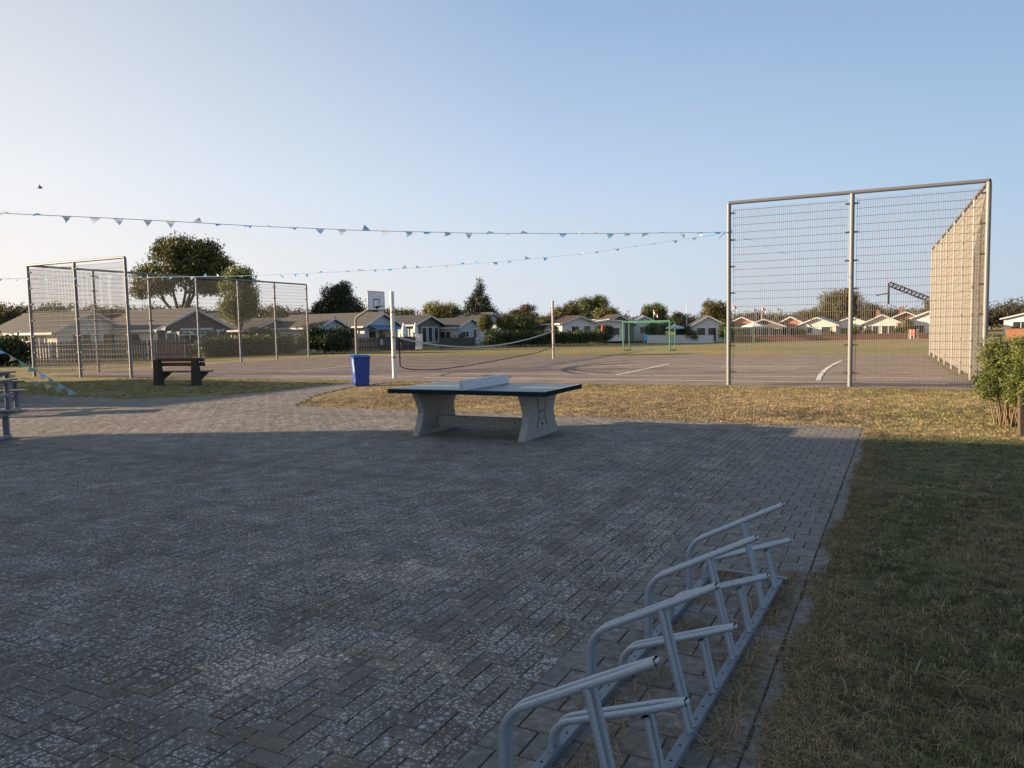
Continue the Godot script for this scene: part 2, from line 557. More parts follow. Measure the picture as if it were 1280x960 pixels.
func strip(pts: Array, w: float, y: float) -> Geo:
	var g := Geo.new()
	for i in pts.size():
		var d: Vector2 = (pts[mini(i + 1, pts.size() - 1)] - pts[maxi(i - 1, 0)]).normalized()
		var s := Vector2(-d.y, d.x) * w * 0.5
		for q in [pts[i] - s, pts[i] + s]: g.put(Vector3(q.x, y, q.y), Vector3.UP)
	for i in pts.size() - 1:
		var k := i * 2
		g.ix.append_array([k, k + 2, k + 3, k, k + 3, k + 1])
	return g

func build_court() -> void:
	# an uneven edge where the grass creeps over the asphalt
	var poly := []
	var e := noise(0.7, 3, 51)
	var x := -34.0
	while x < 2.6: poly.append(Vector2(x, -21.05 + 0.13 * e.get_noise_1d(x))); x += 0.4
	poly.append(Vector2(2.25, -21.1)); poly.append(Vector2(2.0, -30.0)); poly.append(Vector2(1.85, -40.7))
	x = 1.4
	while x > -34.0: poly.append(Vector2(x, -40.8 + 0.2 * e.get_noise_1d(x + 90))); x -= 0.8
	poly.append(Vector2(-34.2, -40.7))
	var c := thing("sports_court", "", "")
	tag(c, "worn pinkish asphalt sports court with white lines", "court", "", "structure")
	part("asphalt", flat(poly, -0.012), M.court, c)
	var y := -0.006
	for l in [[Vector2(-22.5, -24.9), Vector2(1.6, -24.9), 0.10], [Vector2(-31.5, -22.3), Vector2(1.6, -22.9), 0.11], [Vector2(-8.1, -24.85), Vector2(-8.1, -32.0), 0.12], [Vector2(-22.5, -24.6), Vector2(-22.8, -29.2), 0.11], [Vector2(-22.5, -30.5), Vector2(-2.0, -30.5), 0.09], [Vector2(0.0, -27.0), Vector2(1.9, -27.0), 0.08]]:
		part("court_line", strip([l[0], l[1]], l[2], y), M.line, c)
		y += 0.0007
	var arc := []
	for k in 17:
		var t := k / 16.0
		arc.append(Vector2(-1.58 - 0.62 * t + 0.75 * t * t, lerpf(-23.3, -35.0, t)))
	part("court_line", strip(arc, 0.13, y), M.line, c)
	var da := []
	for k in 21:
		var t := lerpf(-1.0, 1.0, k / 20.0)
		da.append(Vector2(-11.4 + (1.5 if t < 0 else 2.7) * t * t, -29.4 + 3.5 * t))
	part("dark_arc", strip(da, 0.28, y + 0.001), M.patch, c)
	for q in [[-30.0, -26.0, 0.2], [-14.0, -23.4, -0.06], [-6.5, -27.0, 0.12], [-24.0, -31.0, -0.1], [-2.5, -22.4, 0.03]]:
		var cp := []
		for k in 14: cp.append(Vector2(q[0] + k * 0.55, q[1] + q[2] * k * 0.6 + 0.16 * e.get_noise_2d(k * 0.9, q[0])))
		part("crack", strip(cp, 0.045, y + 0.0012), M.patch, c)
		y += 0.0004
	part("repair_patch", flat([Vector2(-20.5, -26.2), Vector2(-17.8, -26.3), Vector2(-17.7, -24.0), Vector2(-20.4, -24.1)], -0.0095), mat(Color(0.20, 0.16, 0.135), 0.92, 0.0, "asphalt", 0.3, "", 1.0, true), c)
	part("repair_patch", flat([Vector2(-5.6, -31.8), Vector2(-2.6, -31.5), Vector2(-2.7, -28.8), Vector2(-5.5, -29.0)], -0.0095), mat(Color(0.275, 0.215, 0.18), 0.92, 0.0, "asphalt", 0.3, "", 1.0, true), c)
	part("dark_patch", flat([Vector2(-12.9, -23.9), Vector2(-12.3, -24.15), Vector2(-11.6, -23.6), Vector2(-11.2, -22.9), Vector2(-11.9, -23.0)], y + 0.002), M.patch, c)

const PAVE_AT := Vector3(-0.535, 0, 0)
const PAVE_TURN := -0.0235
var path_poly := PackedVector2Array([Vector2(-18.5, -13.2), Vector2(-16.1, -14.9), Vector2(-15.7, -16.6), Vector2(-15.75, -21.0), Vector2(-14.2, -21.0), Vector2(-14.45, -18.8), Vector2(-13.7, -16.2), Vector2(-12.0, -13.2)])

func brick_geo(l: float, w: float) -> ArrayMesh:
	var g := Geo.new()
	var c := 0.0025
	var h := 0.05
	var X := l * 0.5; var Z := w * 0.5
	var t := [Vector3(-X + c, 0, -Z + c), Vector3(-X + c, 0, Z - c), Vector3(X - c, 0, Z - c), Vector3(X - c, 0, -Z + c)]
	var e := [Vector3(-X, -c, -Z), Vector3(-X, -c, Z), Vector3(X, -c, Z), Vector3(X, -c, -Z)]
	g.quad(t[0], t[1], t[2], t[3])
	for k in 4:
		var k2 := (k + 1) % 4
		g.quad(e[k], e[k2], t[k2], t[k])
		g.quad(e[k] + Vector3(0, -h, 0), e[k2] + Vector3(0, -h, 0), e[k2], e[k])
	return g.mesh()

func build_paving() -> void:
	var p := Node3D.new()
	p.name = "pavement"
	add_child(p)
	p.position = PAVE_AT
	p.rotation.y = PAVE_TURN
	tag(p, "grey herringbone brick paving speckled with pale lichen", "pavement", "", "structure")
	var g := Geo.new()
	g.quad(Vector3(-29, -0.0085, -13.25), Vector3(-29, -0.0085, 2), Vector3(0.13, -0.0085, 2), Vector3(0.13, -0.0085, -13.25))
	part("joint_sand", g, M.joint, p)
	var tr := p.transform
	var inv := tr.affine_inverse()
	var pl := []
	for q in path_poly: 
		var s: Vector3 = inv * Vector3(q.x, 0, q.y)
		pl.append(Vector2(s.x, s.z))
	part("path_sand", flat(pl, -0.0125), M.joint, p)
	var mesh := brick_geo(0.1945, 0.0945)
	var list := []
	var camd := Vector3(-sin(0.452), 0, -cos(0.452))
	var rt := Vector3(cos(0.452), 0, -sin(0.452))
	var put := func(u: float, v: float, along_u: bool, sc: float = 1.0) -> void:
		var wpos: Vector3 = tr * Vector3(u, 0, v)
		var d := wpos.dot(camd)
		if d < 1.6: return
		var side := wpos.dot(rt)
		if absf(side) > d * 0.80 + 1.2: return
		if v < -13.2:
			if not Geometry2D.is_point_in_polygon(Vector2(wpos.x, wpos.z), path_poly): return
		var px := side / d
		var py := 1.709 / d
		var vis := absf(px) < 0.68 and py < 0.585 - 0.01
		list.append([wpos.length() + (0.0 if vis else 100.0), u, v, along_u, sc])
	# herringbone
	for j in range(-215, 6):
		for i in range(-290, -10):
			var k := posmod(i - j, 4)
			if k == 0 and i + 1 < -10: put.call((i + 1) * 0.1, (j + 0.5) * 0.1, true)
			elif k == 0: put.call(-1.05, (j + 0.5) * 0.1, true, 0.485)
			elif k == 3: put.call((i + 0.5) * 0.1, (j + 1.0) * 0.1, false)
	# stretcher courses along the edge, and the strip beyond the wide joint
	for j in range(-66, 4):
		for c in 5:
			if posmod(j, 2) == 0: put.call(-0.105 - c * 0.2, (j + 0.5) * 0.2, true, 2.06)
			elif c < 4: put.call(-0.205 - c * 0.2, (j + 0.5) * 0.2, true, 2.06)
		if posmod(j, 2) == 1:
			put.call(-0.055, (j + 0.5) * 0.2, false)
			put.call(-0.955, (j + 0.5) * 0.2, false)
	for j in range(-67, 4):
		put.call(0.053 + rf(-0.006, 0.006), j * 0.2 + 0.07, false)
	list.sort_custom(func(a, b): return a[0] < b[0])
	var buf := PackedFloat32Array()
	var edge := PackedFloat32Array()
	var tn := noise(0.35, 2, 61)
	var sandy := [Vector2(-3.0, -4.2), Vector2(-1.78, -3.2), Vector2(-2.62, -4.25), Vector2(-2.4, -2.8)]
	for q in list.size():
		var it = list[q]
		var b := Basis(Vector3.UP, (0.0 if it[3] else PI / 2) + (PI if R.randf() < 0.5 else 0.0) + rf(-0.012, 0.012))
		b = Basis(Vector3(1, 0, 0), rf(-0.006, 0.006)) * Basis(Vector3(0, 0, 1), rf(-0.004, 0.004)) * b
		b = b.scaled(Vector3(0.988, 1, 1.014))
		if it[4] < 1.0: b = b.scaled(Vector3(it[4], 1, 1))
		if it[4] > 1.0: b = b.scaled(Vector3(1, 1, it[4] * 0.972))
		var o := Vector3(it[1] + rf(-0.001, 0.001), rf(-0.0013, 0.0008) + (-0.004 if it[2] < -13.2 else 0.0), it[2] + rf(-0.001, 0.001))
		var ti := R.randi() % 5
		for sp in sandy:
			var dd := Vector2((o.x - sp.x) / 0.34, (o.z - sp.y) / 0.22).length()
			if dd + rf(-0.25, 0.25) < 1.0: ti = 5 + (R.randi() % 2)
		if q < 300:
			var m := MeshInstance3D.new()
			m.name = "paver" if q == 0 else "paver_%03d" % q
			m.mesh = mesh
			m.material_override = (M.borders if it[1] > -1.0 else M.pavers)[ti]
			m.transform = Transform3D(b, o)
			p.add_child(m, true)
		else:
			var t: Color = tones[ti]
			t = t * (1.0 + 0.16 * tn.get_noise_2d(it[1], it[2]))
			inst(edge if it[1] > -1.0 else buf, b, o, t)
	var mm := multi("far_pavers", mesh, M.paver, buf, p)
	mm.set_meta("kind", "stuff")
	mm = multi("far_edge_pavers", mesh, M.border, edge, p)
	mm.set_meta("kind", "stuff")

# ---------------------------------------------------------------- grass
func tuft(blades: int, spread: float, h: float, w: float, lean: float, sd: int) -> ArrayMesh:
	var r := RandomNumberGenerator.new()
	r.seed = sd
	var g := Geo.new()
	for k in blades:
		var a := r.randf() * TAU
		var p := Vector3(cos(a), 0, sin(a)) * spread * sqrt(r.randf())
		var d := Vector3(cos(a * 3.1 + r.randf() * 2), 0, sin(a * 3.1 + r.randf() * 2))
		var s := d.cross(Vector3.UP) * w * 0.5
		var hh := h * r.randf_range(0.5, 1.1)
		var le := lean * r.randf_range(0.3, 1.4)
		var m := p + Vector3(0, hh * 0.6, 0) + d * hh * le * 0.4
		var e := p + Vector3(0, hh * (1.0 - 0.35 * le), 0) + d * hh * le
		g.quad(p - s, p + s, m + s * 0.8, m - s * 0.8)
		g.tri(m - s * 0.8, m + s * 0.8, e)
	return g.mesh()

func build_grass() -> void:
	var meshes := [tuft(14, 0.05, 0.035, 0.0035, 0.8, 1), tuft(12, 0.06, 0.028, 0.004, 1.2, 2)]
	var bufs := [PackedFloat32Array(), PackedFloat32Array()]
	var pave := Transform3D(Basis(Vector3.UP, PAVE_TURN), PAVE_AT).affine_inverse()
	# [x0, x1, z0, z1, tufts per square metre, height factor]
	for a in [[-0.5, 2.9, -5.2, -1.9, 620, 1.0], [-0.45, 5.2, -8.5, -5.2, 340, 1.05], [-0.35, 7.5, -13.2, -8.5, 130, 1.15], [-12.5, 9.5, -21.0, -13.0, 150, 1.2], [-27.0, -12.5, -20.9, -13.5, 70, 1.35]]:
		var cnt := int((a[1] - a[0]) * (a[3] - a[2]) * a[4])
		for k in cnt:
			var x := rf(a[0], a[1])
			var z := rf(a[2], a[3])
			var l: Vector3 = pave * Vector3(x, 0, z)
			if l.z > -13.22 + 0.10 * n2.get_noise_2d(x * 1.5, 3.0) and l.x < 0.075 + 0.16 * n2.get_noise_2d(x * 0.5, z * 0.8) - smoothstep(-5.0, -1.0, z) * 0.05: continue
			if Geometry2D.is_point_in_polygon(Vector2(x, z), path_poly): continue
			var c := ground_col(x + rf(-0.15, 0.15), z + rf(-0.15, 0.15)) * pow(rf(0.4, 1.5), 1.8)
			if R.randf() < 0.15: c = Color(0.40, 0.31, 0.17) * rf(0.6, 1.1)
			var hh: float = a[5] * rf(0.6, 1.25) * (1.0 + 0.5 * n1.get_noise_2d(x, z))
			var sp: float = 1.0 + (a[5] - 1.0) * 1.5
			inst(bufs[R.randi() % 2], Basis(Vector3.UP, R.randf() * TAU).scaled(Vector3(sp, hh, sp)), Vector3(x, -0.021, z), c)
	for k in 5200:
		var z := -1.9 - 11.2 * pow(R.randf(), 1.5)
		var lim := 0.085 + 0.12 * n2.get_noise_2d(7.0, z * 0.7) + 0.06 * n2.get_noise_2d(3.0, z * 4.0)
		var q: Vector3 = pave.affine_inverse() * Vector3(maxf(lim, 0.03) + absf(R.randfn(0.0, 0.10)), 0, z)
		var c := ground_col(q.x + 0.25, q.z).lerp(Color(0.31, 0.225, 0.12), R.randf()) * pow(rf(0.5, 1.4), 1.5)
		inst(bufs[R.randi() % 2], Basis(Vector3.UP, R.randf() * TAU).scaled(Vector3(1, rf(0.5, 1.1), 1)), Vector3(q.x, -0.008, q.z), c)
	var o := thing("lawn_grass", "", "")
	tag(o, "short half dry lawn grass beside and beyond the paving", "grass", "", "stuff")
	for k in 2: multi("grass_blades" if k == 0 else "grass_blades_001", meshes[k], M.blade, bufs[k], o)
	# long dry stalks round the rack's rails and along the paving edge
	var sm := tuft(8, 0.05, 0.11, 0.0036, 2.0, 3)
	var buf := PackedFloat32Array()
	for k in 1500:
		var z := rf(-5.4, -2.2)
		var side := R.randf()
		var lx := 0.0
		if side < 0.5: lx = -0.13 + absf(R.randfn(0.0, 0.034))
		elif side < 0.62: lx = -0.20 - absf(R.randfn(0.0, 0.04))
		elif side < 0.86: lx = -0.56 + absf(R.randfn(0.0, 0.05))
		else: lx = -0.64 - absf(R.randfn(0.0, 0.04))
		if n2.get_noise_2d(lx * 2, z * 1.6) < -0.08: continue
		var q: Vector3 = pave.affine_inverse() * Vector3(lx, 0, z)
		var c := Color(0.30, 0.205, 0.11) * pow(rf(0.45, 1.45), 1.7)
		if R.randf() < 0.2: c = Color(0.10, 0.12, 0.03)
		inst(buf, Basis(Vector3.UP, R.randf() * TAU).scaled(Vector3(1, rf(0.45, 0.9), 1) * rf(0.35, 0.85)), Vector3(q.x, -0.012, q.z), c)
	for k in 1500:
		var z := -1.8 - 11.0 * pow(R.randf(), 1.4)
		var q: Vector3 = pave.affine_inverse() * Vector3(0.085 + 0.10 * n2.get_noise_2d(0.5, z * 0.8) + absf(R.randfn(0.0, 0.075)), 0, z)
		inst(buf, Basis(Vector3.UP, R.randf() * TAU).scaled(Vector3(1.0, rf(0.2, 0.6), 1.0) * rf(0.5, 1.0)), Vector3(q.x, -0.02, q.z), Color(0.34, 0.23, 0.12) * rf(0.6, 1.3))
	for k in 900:
		var q := Vector3(rf(-0.3, 3.4), 0, -2.0 - 9.5 * pow(R.randf(), 1.3))
		var c := Color(0.34, 0.26, 0.15) * rf(0.5, 1.2)
		inst(buf, Basis(Vector3.UP, R.randf() * TAU).scaled(Vector3(1.0, rf(0.25, 0.5), 1.0) * rf(0.5, 1.0)), Vector3(q.x, -0.01, q.z), c)
	var s := multi("dry_stalks", sm, M.blade, buf, self)
	tag(s, "dead straw stalks along the bicycle rack rails, the kerb and the lawn", "dry grass", "", "stuff")
	# wear in the joints
	buf = PackedFloat32Array()
	for k in 500:
		var l := Vector3(rf(-1.6, 0.0), 0, rf(-6.5, -2.2))
		if R.randf() < 0.6: l.x = 0.003
		else: l.x = snappedf(l.x, 0.1)
		var q: Vector3 = pave.affine_inverse() * l
		inst(buf, Basis(Vector3.UP, R.randf() * TAU).scaled(Vector3(0.3, 0.35, 0.3)), Vector3(q.x, -0.012, q.z), Color(0.10, 0.085, 0.04) * rf(0.6, 1.6))
	var j := multi("joint_weeds", meshes[0], M.blade, buf, self)
	tag(j, "small weeds growing in the joints of the paving edge", "weeds", "", "stuff")

# ---------------------------------------------------------------- near things
func build_table() -> void:
	var o := thing("table_tennis_table", "concrete table tennis table with dark green top on the brick paving", "table tennis table", Vector3(-5.705, 0, -10.767))
	var g := Geo.new()
	g.box(Vector3(0, 0.725, 0), Vector3(2.74, 0.066, 1.525), 0.006)
	part("table_edge", g, M.topedge, o)
	g = Geo.new()
	g.box(Vector3(0, 0.7595, 0), Vector3(2.715, 0.003, 1.5))
	var tp := part("tabletop", g, M.top, o)
	g = Geo.new()
	g.box(Vector3(0, 0.7622, 0), Vector3(2.70, 0.0012, 0.012))
	for s in [-1, 1]: g.box(Vector3(s * 1.34, 0.7622, 0), Vector3(0.018, 0.0012, 1.47))
	part("painted_line", g, M.whitepaint, tp)
	g = Geo.new()
	g.prism([Vector2(-0.05, 0.7612), Vector2(0.05, 0.7612), Vector2(0.012, 0.915), Vector2(-0.012, 0.915)], Vector3(0, 0, -0.785), Vector3(1, 0, 0), Vector3(0, 1, 0), Vector3(0, 0, 1.57))
	part("net", g, M.netplate, o)
	# waisted leg panels with a recessed letter H
	for s in [-1, 1]:
		var prof := []
		for k in 13:
			var t := k / 12.0
			var w := 0.64 - 0.155 * sin(PI * clampf(t * 1.08 - 0.04, 0, 1)) + (0.02 if t < 0.5 else 0.0)
			prof.append(Vector2(w, t * 0.691))
		var poly := prof.duplicate()
		for k in range(12, -1, -1): poly.append(Vector2(-prof[k].x, prof[k].y))
		g = Geo.new()
		g.prism(poly, Vector3(s * 0.93 - 0.055, 0, 0), Vector3(0, 0, -1), Vector3(0, 1, 0), Vector3(0.11, 0, 0))
		var leg := part("leg", g, M.concrete, o)
		# moulded strokes stand as shallow dark grooves on the outer face
		g = Geo.new()
		var fx: float = s * 0.93 + s * 0.0565
		for sg in [-1, 1]:
			var pts := []
			for k in 9:
				var t := k / 8.0
				pts.append(Vector3(fx, 0.62 - t * 0.47, sg * (0.20 - 0.085 * sin(PI * t))))
			for k in 8: g.bar(pts[k], pts[k + 1], 0.022, 0.003, Vector3(1, 0, 0))
		g.bar(Vector3(fx, 0.40, -0.12), Vector3(fx, 0.40, 0.12), 0.02, 0.003, Vector3(1, 0, 0))
		g.bar(Vector3(fx, 0.28, -0.10), Vector3(fx, 0.28, 0.10), 0.012, 0.003, Vector3(1, 0, 0))
		part("letter_groove", g, M.groove, leg)
		g = Geo.new()
		g.tube([Vector3(fx - 0.003 * s, 0.20, 0.0), Vector3(fx + 0.002 * s, 0.20, 0.0)], 0.022, 10)
		part("drain_hole", g, M.hole, leg)
	g = Geo.new()
	g.box(Vector3(0, 0.185, 0), Vector3(1.745, 0.17, 0.11), 0.008)
	part("beam", g, M.concrete, o)
	for s in [-1, 1]:
		g = Geo.new()
		g.tube([Vector3(s * 0.55, 0.19, 0.053), Vector3(s * 0.55, 0.19, 0.058)], 0.012, 8)
		part("bolt", g, M.zinc, o)

func build_rack() -> void:
	var o := thing("bicycle_rack", "galvanised tubular bicycle rack standing at the right edge of the paving", "bicycle rack", Vector3(-0.70, 0, 0), -0.056)
	# in the paving's own axes: x across, -z along
	for s in [[-0.595, 0.0], [-0.155, 0.0]]:
		var g := Geo.new()
		g.box(Vector3(s[0], 0.031, -3.38), Vector3(0.046, 0.006, 3.5), 0.0015)
		g.box(Vector3(s[0] + 0.0205, 0.015, -3.38), Vector3(0.005, 0.026, 3.5))
		g.box(Vector3(s[0] - 0.0205, 0.015, -3.38), Vector3(0.005, 0.026, 3.5))
		var rail := part("rail", g, M.rail, o)
		g = Geo.new()
		for k in 30:
			var z := -1.72 - k * 0.1167
			g.tube([Vector3(s[0], 0.0325, z), Vector3(s[0], 0.0346, z)], 0.0055, 8)
		part("bolt_hole", g, M.hole, rail).set_meta("kind", "stuff")
	var g2 := Geo.new()
	g2.box(Vector3(-0.3675, 0.036, -5.135), Vector3(0.52, 0.005, 0.04), 0.001)
	part("end_bar", g2, M.rail, o)
	var tr := 0.0134
	var sep := 0.026
	for k in 10:
		var zb := -1.5 - k * 0.385
		# tall and low wheel holders by turns: strut feet stand on the right rail
		var tall := k % 2 == 0
		zb = -1.50 - (k * 0.383)
		var prof := []
		var end := Vector2()
		var st := Vector2()
		if tall:
			prof = [Vector2(-0.595, 0.034), Vector2(-0.595, 0.27)]
			for q in 7:
				var a := PI - (q + 1) / 7.0 * deg_to_rad(63.0)
				prof.append(Vector2(-0.595 + 0.155 + 0.155 * cos(a), 0.27 + 0.155 * sin(a)))
			end = Vector2(-0.045, 0.655)
			st = Vector2(-0.275, 0.545)
		else:
			prof = [Vector2(-0.595, 0.034), Vector2(-0.595, 0.06)]
			for q in 7:
				var a := PI - (q + 1) / 7.0 * deg_to_rad(66.0)
				prof.append(Vector2(-0.595 + 0.12 + 0.12 * cos(a), 0.06 + 0.12 * sin(a)))
			end = Vector2(-0.06, 0.345)
			st = Vector2(-0.205, 0.275)
		for s in [-1.0, 1.0]:
			var pts := []
			for q in prof: pts.append(Vector3(q.x, q.y, zb + s * sep))
			var l: Vector2 = prof[prof.size() - 1]
			for q in [0.4, 0.75, 0.93, 1.0]:
				var pp: Vector2 = l.lerp(end, q)
				pts.append(Vector3(pp.x, pp.y, zb + s * (sep if q < 0.8 else lerpf(sep, 0.010, (q - 0.8) / 0.2))))
			var g := Geo.new()
			g.tube(pts, tr, 10)
			var h := part("tall_wheel_hoop" if tall else "low_wheel_hoop", g, M.rack, o)
			g = Geo.new()
			g.tube([Vector3(st.x, st.y - 0.008, zb + s * sep), Vector3(-0.155, 0.034, zb + s * sep)], tr * 0.95, 10)
			var sd := Vector3(-0.155 - st.x, 0.034 - st.y, 0).normalized()
			g.tube([Vector3(-0.155, 0.034, zb + s * sep), Vector3(-0.155, 0.034, zb + s * sep) - sd * 0.008, Vector3(-0.155, 0.034, zb + s * sep) - sd * 0.016], [tr * 1.5, tr * 1.35, tr * 0.95], 9)
			g.tube([Vector3(st.x, st.y - 0.012, zb + s * sep), Vector3(st.x, st.y - 0.012, zb + s * sep) + sd * 0.014], [tr * 1.3, tr * 0.95], 9)
			part("strut", g, M.rack, h)
		var gw := Geo.new()
		gw.box(Vector3(end.x - 0.012, end.y - 0.006, zb), Vector3(0.05, 0.012, 0.034), 0.004, Basis(Vector3(0, 0, 1), 0.42))
		part("end_plate", gw, M.rack, o)

func build_ring() -> void:
	var g := Geo.new()
	var pts := []
	for k in 25: pts.append(Vector3(cos(k * TAU / 24) * 0.032, 0.008, sin(k * TAU / 24) * 0.032))
	g.tube(pts, 0.006, 8, false)
	var o := part("ring", g, M.black, self, Vector3(-1.282, 0, -3.211))
	tag(o, "small black rubber ring lying on the paving beside the rack", "ring")

func build_bin() -> void:
	var o := thing("wheelie_bin", "blue wheelie bin standing on the grass by the path", "bin", Vector3(-14.42, -0.01, -19.02), 0.86)
	o.scale = Vector3(0.92, 1.0, 0.92)
	# local: back (handle, wheels) towards -x
	var g := Geo.new()
	var b0 := [Vector3(-0.22, 0.03, 0.235), Vector3(0.225, 0.0, 0.235), Vector3(0.225, 0.0, -0.235), Vector3(-0.22, 0.03, -0.235)]
	var b1 := [Vector3(-0.27, 0.9, 0.245), Vector3(0.27, 0.86, 0.245), Vector3(0.27, 0.86, -0.245), Vector3(-0.27, 0.9, -0.245)]
	for k in 4:
		var k2 := (k + 1) % 4
		g.quad(b0[k], b0[k2], b1[k2], b1[k])
	g.quad(b0[3], b0[2], b0[1], b0[0])
	g.box(Vector3(0, 0.875, 0), Vector3(0.57, 0.05, 0.525), 0.012, Basis(Vector3(0, 0, 1), -0.07))
	part("body", g, M.blue, o)
	g = Geo.new()
	g.prism([Vector2(-0.30, 0.905), Vector2(0.31, 0.88), Vector2(0.31, 0.905), Vector2(0.20, 0.945), Vector2(-0.18, 0.965), Vector2(-0.31, 0.95)], Vector3(0, 0, -0.27), Vector3(1, 0, 0), Vector3(0, 1, 0), Vector3(0, 0, 0.54))
	var lid := part("lid", g, M.bluelid, o)
	g = Geo.new()
	g.tube([Vector3(-0.30, 0.93, 0.2), Vector3(-0.39, 0.94, 0.2), Vector3(-0.39, 0.94, -0.2), Vector3(-0.30, 0.93, -0.2)], 0.018, 8)
	part("handle", g, M.bluelid, lid)
	g = Geo.new()
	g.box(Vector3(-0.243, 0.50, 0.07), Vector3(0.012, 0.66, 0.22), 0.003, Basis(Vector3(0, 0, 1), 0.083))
	part("back_panel", g, M.bin_sunlit, o)  # stands for the sunlit handle side, its light put into the colour
	for s in [-1, 1]:
		g = Geo.new()
		g.tube([Vector3(-0.17, 0.075, s * 0.18), Vector3(-0.17, 0.075, s * 0.225)], 0.08, 16)
		part("wheel", g, M.black, o)

func build_bench() -> void:
	var o := thing("park_bench", "brown plank bench on dark posts facing the court", "bench", Vector3(-21.1, -0.02, -17.9), 0.19)
	for s in [-0.735, 0.735]:
		var g := Geo.new()
		g.prism([Vector2(-0.16, 0), Vector2(0.13, 0), Vector2(0.10, 0.42), Vector2(0.02, 0.86), Vector2(-0.10, 0.86), Vector2(-0.14, 0.42)], Vector3(s - 0.1, 0, 0), Vector3(0, 0, -1), Vector3(0, 1, 0), Vector3(0.2, 0, 0))
		g.prism([Vector2(0.08, 0.14), Vector2(0.52, 0.38), Vector2(0.52, 0.42), Vector2(0.08, 0.42)], Vector3(s - 0.085, 0, 0), Vector3(0, 0, -1), Vector3(0, 1, 0), Vector3(0.17, 0, 0))
		part("post", g, M.benchpost, o)
	for k in 2:
		var g := Geo.new()
		g.box(Vector3(0.08, 0.855 - k * 0.155, -0.075 - k * 0.03), Vector3(1.86, 0.125, 0.045), 0.008, Basis(Vector3(1, 0, 0), 0.15))
		part("backrest_plank", g, M.benchplank, o)
	for k in 3:
		var g := Geo.new()
		g.box(Vector3(0.08, 0.443, -0.17 - k * 0.145), Vector3(1.86, 0.045, 0.125), 0.008)
		part("seat_plank", g, M.benchplank, o)

func build_picnic_table(label: String, at: Vector3, turn: float) -> Node3D:
	var o := thing("picnic_table", label, "picnic table", at, turn, "picnic tables at the left edge of the paving")
	# long axis along local x; the near end at x = 0, the table runs to -x
	for k in 5:
		var g := Geo.new()
		g.box(Vector3(-0.95, 0.745, -0.30 + k * 0.15), Vector3(1.9, 0.04, 0.14), 0.006)
		part("top_plank", g, M.tableplank, o)
	for s in [-1, 1]:
		for k in 2:
			var g := Geo.new()
			g.box(Vector3(-0.95, 0.455, s * (0.62 + k * 0.15)), Vector3(1.9, 0.04, 0.14), 0.006)
			part("seat_plank", g, M.tableplank, o)
	for x in [-0.2, -1.7]:
		for s in [-1, 1]:
			var g := Geo.new()
			g.box(Vector3(x, 0.36, s * 0.27), Vector3(0.09, 0.72, 0.06), 0.006)
			g.box(Vector3(x, 0.215, s * 0.68), Vector3(0.09, 0.43, 0.06), 0.006)
			part("leg", g, M.tablesteel, o)
		var g2 := Geo.new()
		g2.box(Vector3(x + 0.003, 0.035, 0), Vector3(0.09, 0.06, 1.5), 0.006)
		g2.box(Vector3(x + 0.003, 0.405, 0), Vector3(0.07, 0.05, 1.5), 0.006)
		g2.box(Vector3(x + 0.003, 0.695, 0), Vector3(0.07, 0.05, 0.72), 0.006)
		part("cross_bar", g2, M.tablesteel, o)
	return o

# ---------------------------------------------------------------- court furniture
func mesh_panel(g: Geo, a: Vector3, b: Vector3, h0: float, h1: float, full: bool) -> void:
	var d := b - a
	var L := d.length()
	d /= L
	var rw := 0.0052
	var n := int(L / 0.052)
	for k in n + 1:
		var p: Vector3 = a + d * (0.03 + (L - 0.06) * k / n)
		g.tube([p + Vector3(0, h0, 0), p + Vector3(0, h1, 0)], rw * 0.9, 4, false)
	var side := d.cross(Vector3.UP) * 0.007
	var y := h0 + 0.02
	while y < h1:
		for s in [-1.0, 1.0]:
			g.tube([a + d * 0.02 + side * s + Vector3(0, y, 0), b - d * 0.02 + side * s + Vector3(0, y, 0)], rw, 4, false)
		y += 0.2

func ball_fence(called: String, label: String, H: float, posts: Array, sides: Array) -> void:
	# posts: plan points; a panel joins each to the next; sides: where a rail does not run
	var o := thing(called, label, "ball stop fence")
	for k in posts.size():
		var p: Vector2 = posts[k]
		var g := Geo.new()
		g.tube([Vector3(p.x, -0.05, p.y), Vector3(p.x, H, p.y)], 0.06, 12)
		var post := part("post", g, M.zinc, o)
		g = Geo.new()
		var nb: Vector2 = posts[k - 1] if k == posts.size() - 1 else posts[k + 1]
		var dir := Vector3(nb.x - p.x, 0, nb.y - p.y).normalized()
		for q in 7:
			var y := 0.35 + q * (H - 0.6) / 6.0
			g.box(Vector3(p.x, y, p.y) + dir * 0.075, Vector3(0.16, 0.042, 0.06), 0.0, Basis(dir, Vector3.UP, dir.cross(Vector3.UP)))
			if k > 0 and k < posts.size() - 1:
				var pb: Vector2 = posts[k - 1]
				var d2 := Vector3(pb.x - p.x, 0, pb.y - p.y).normalized()
				g.box(Vector3(p.x, y, p.y) + d2 * 0.075, Vector3(0.16, 0.042, 0.06), 0.0, Basis(d2, Vector3.UP, d2.cross(Vector3.UP)))
		part("clamp", g, M.darkzinc, post).set_meta("kind", "stuff")
	for k in posts.size() - 1:
		var a := Vector3(posts[k].x, 0, posts[k].y)
		var b := Vector3(posts[k + 1].x, 0, posts[k + 1].y)
		var g := Geo.new()
		g.tube([a + Vector3(0, H + 0.03, 0), b + Vector3(0, H + 0.03, 0)], 0.05, 10)
		part("top_rail", g, M.zinc, o)
		g = Geo.new()
		mesh_panel(g, a + (b - a).normalized() * 0.09, b - (b - a).normalized() * 0.09, 0.12, H - 0.12 if k < 2 else H - 0.08, true)
		part("mesh_panel", g, M.wire, o)

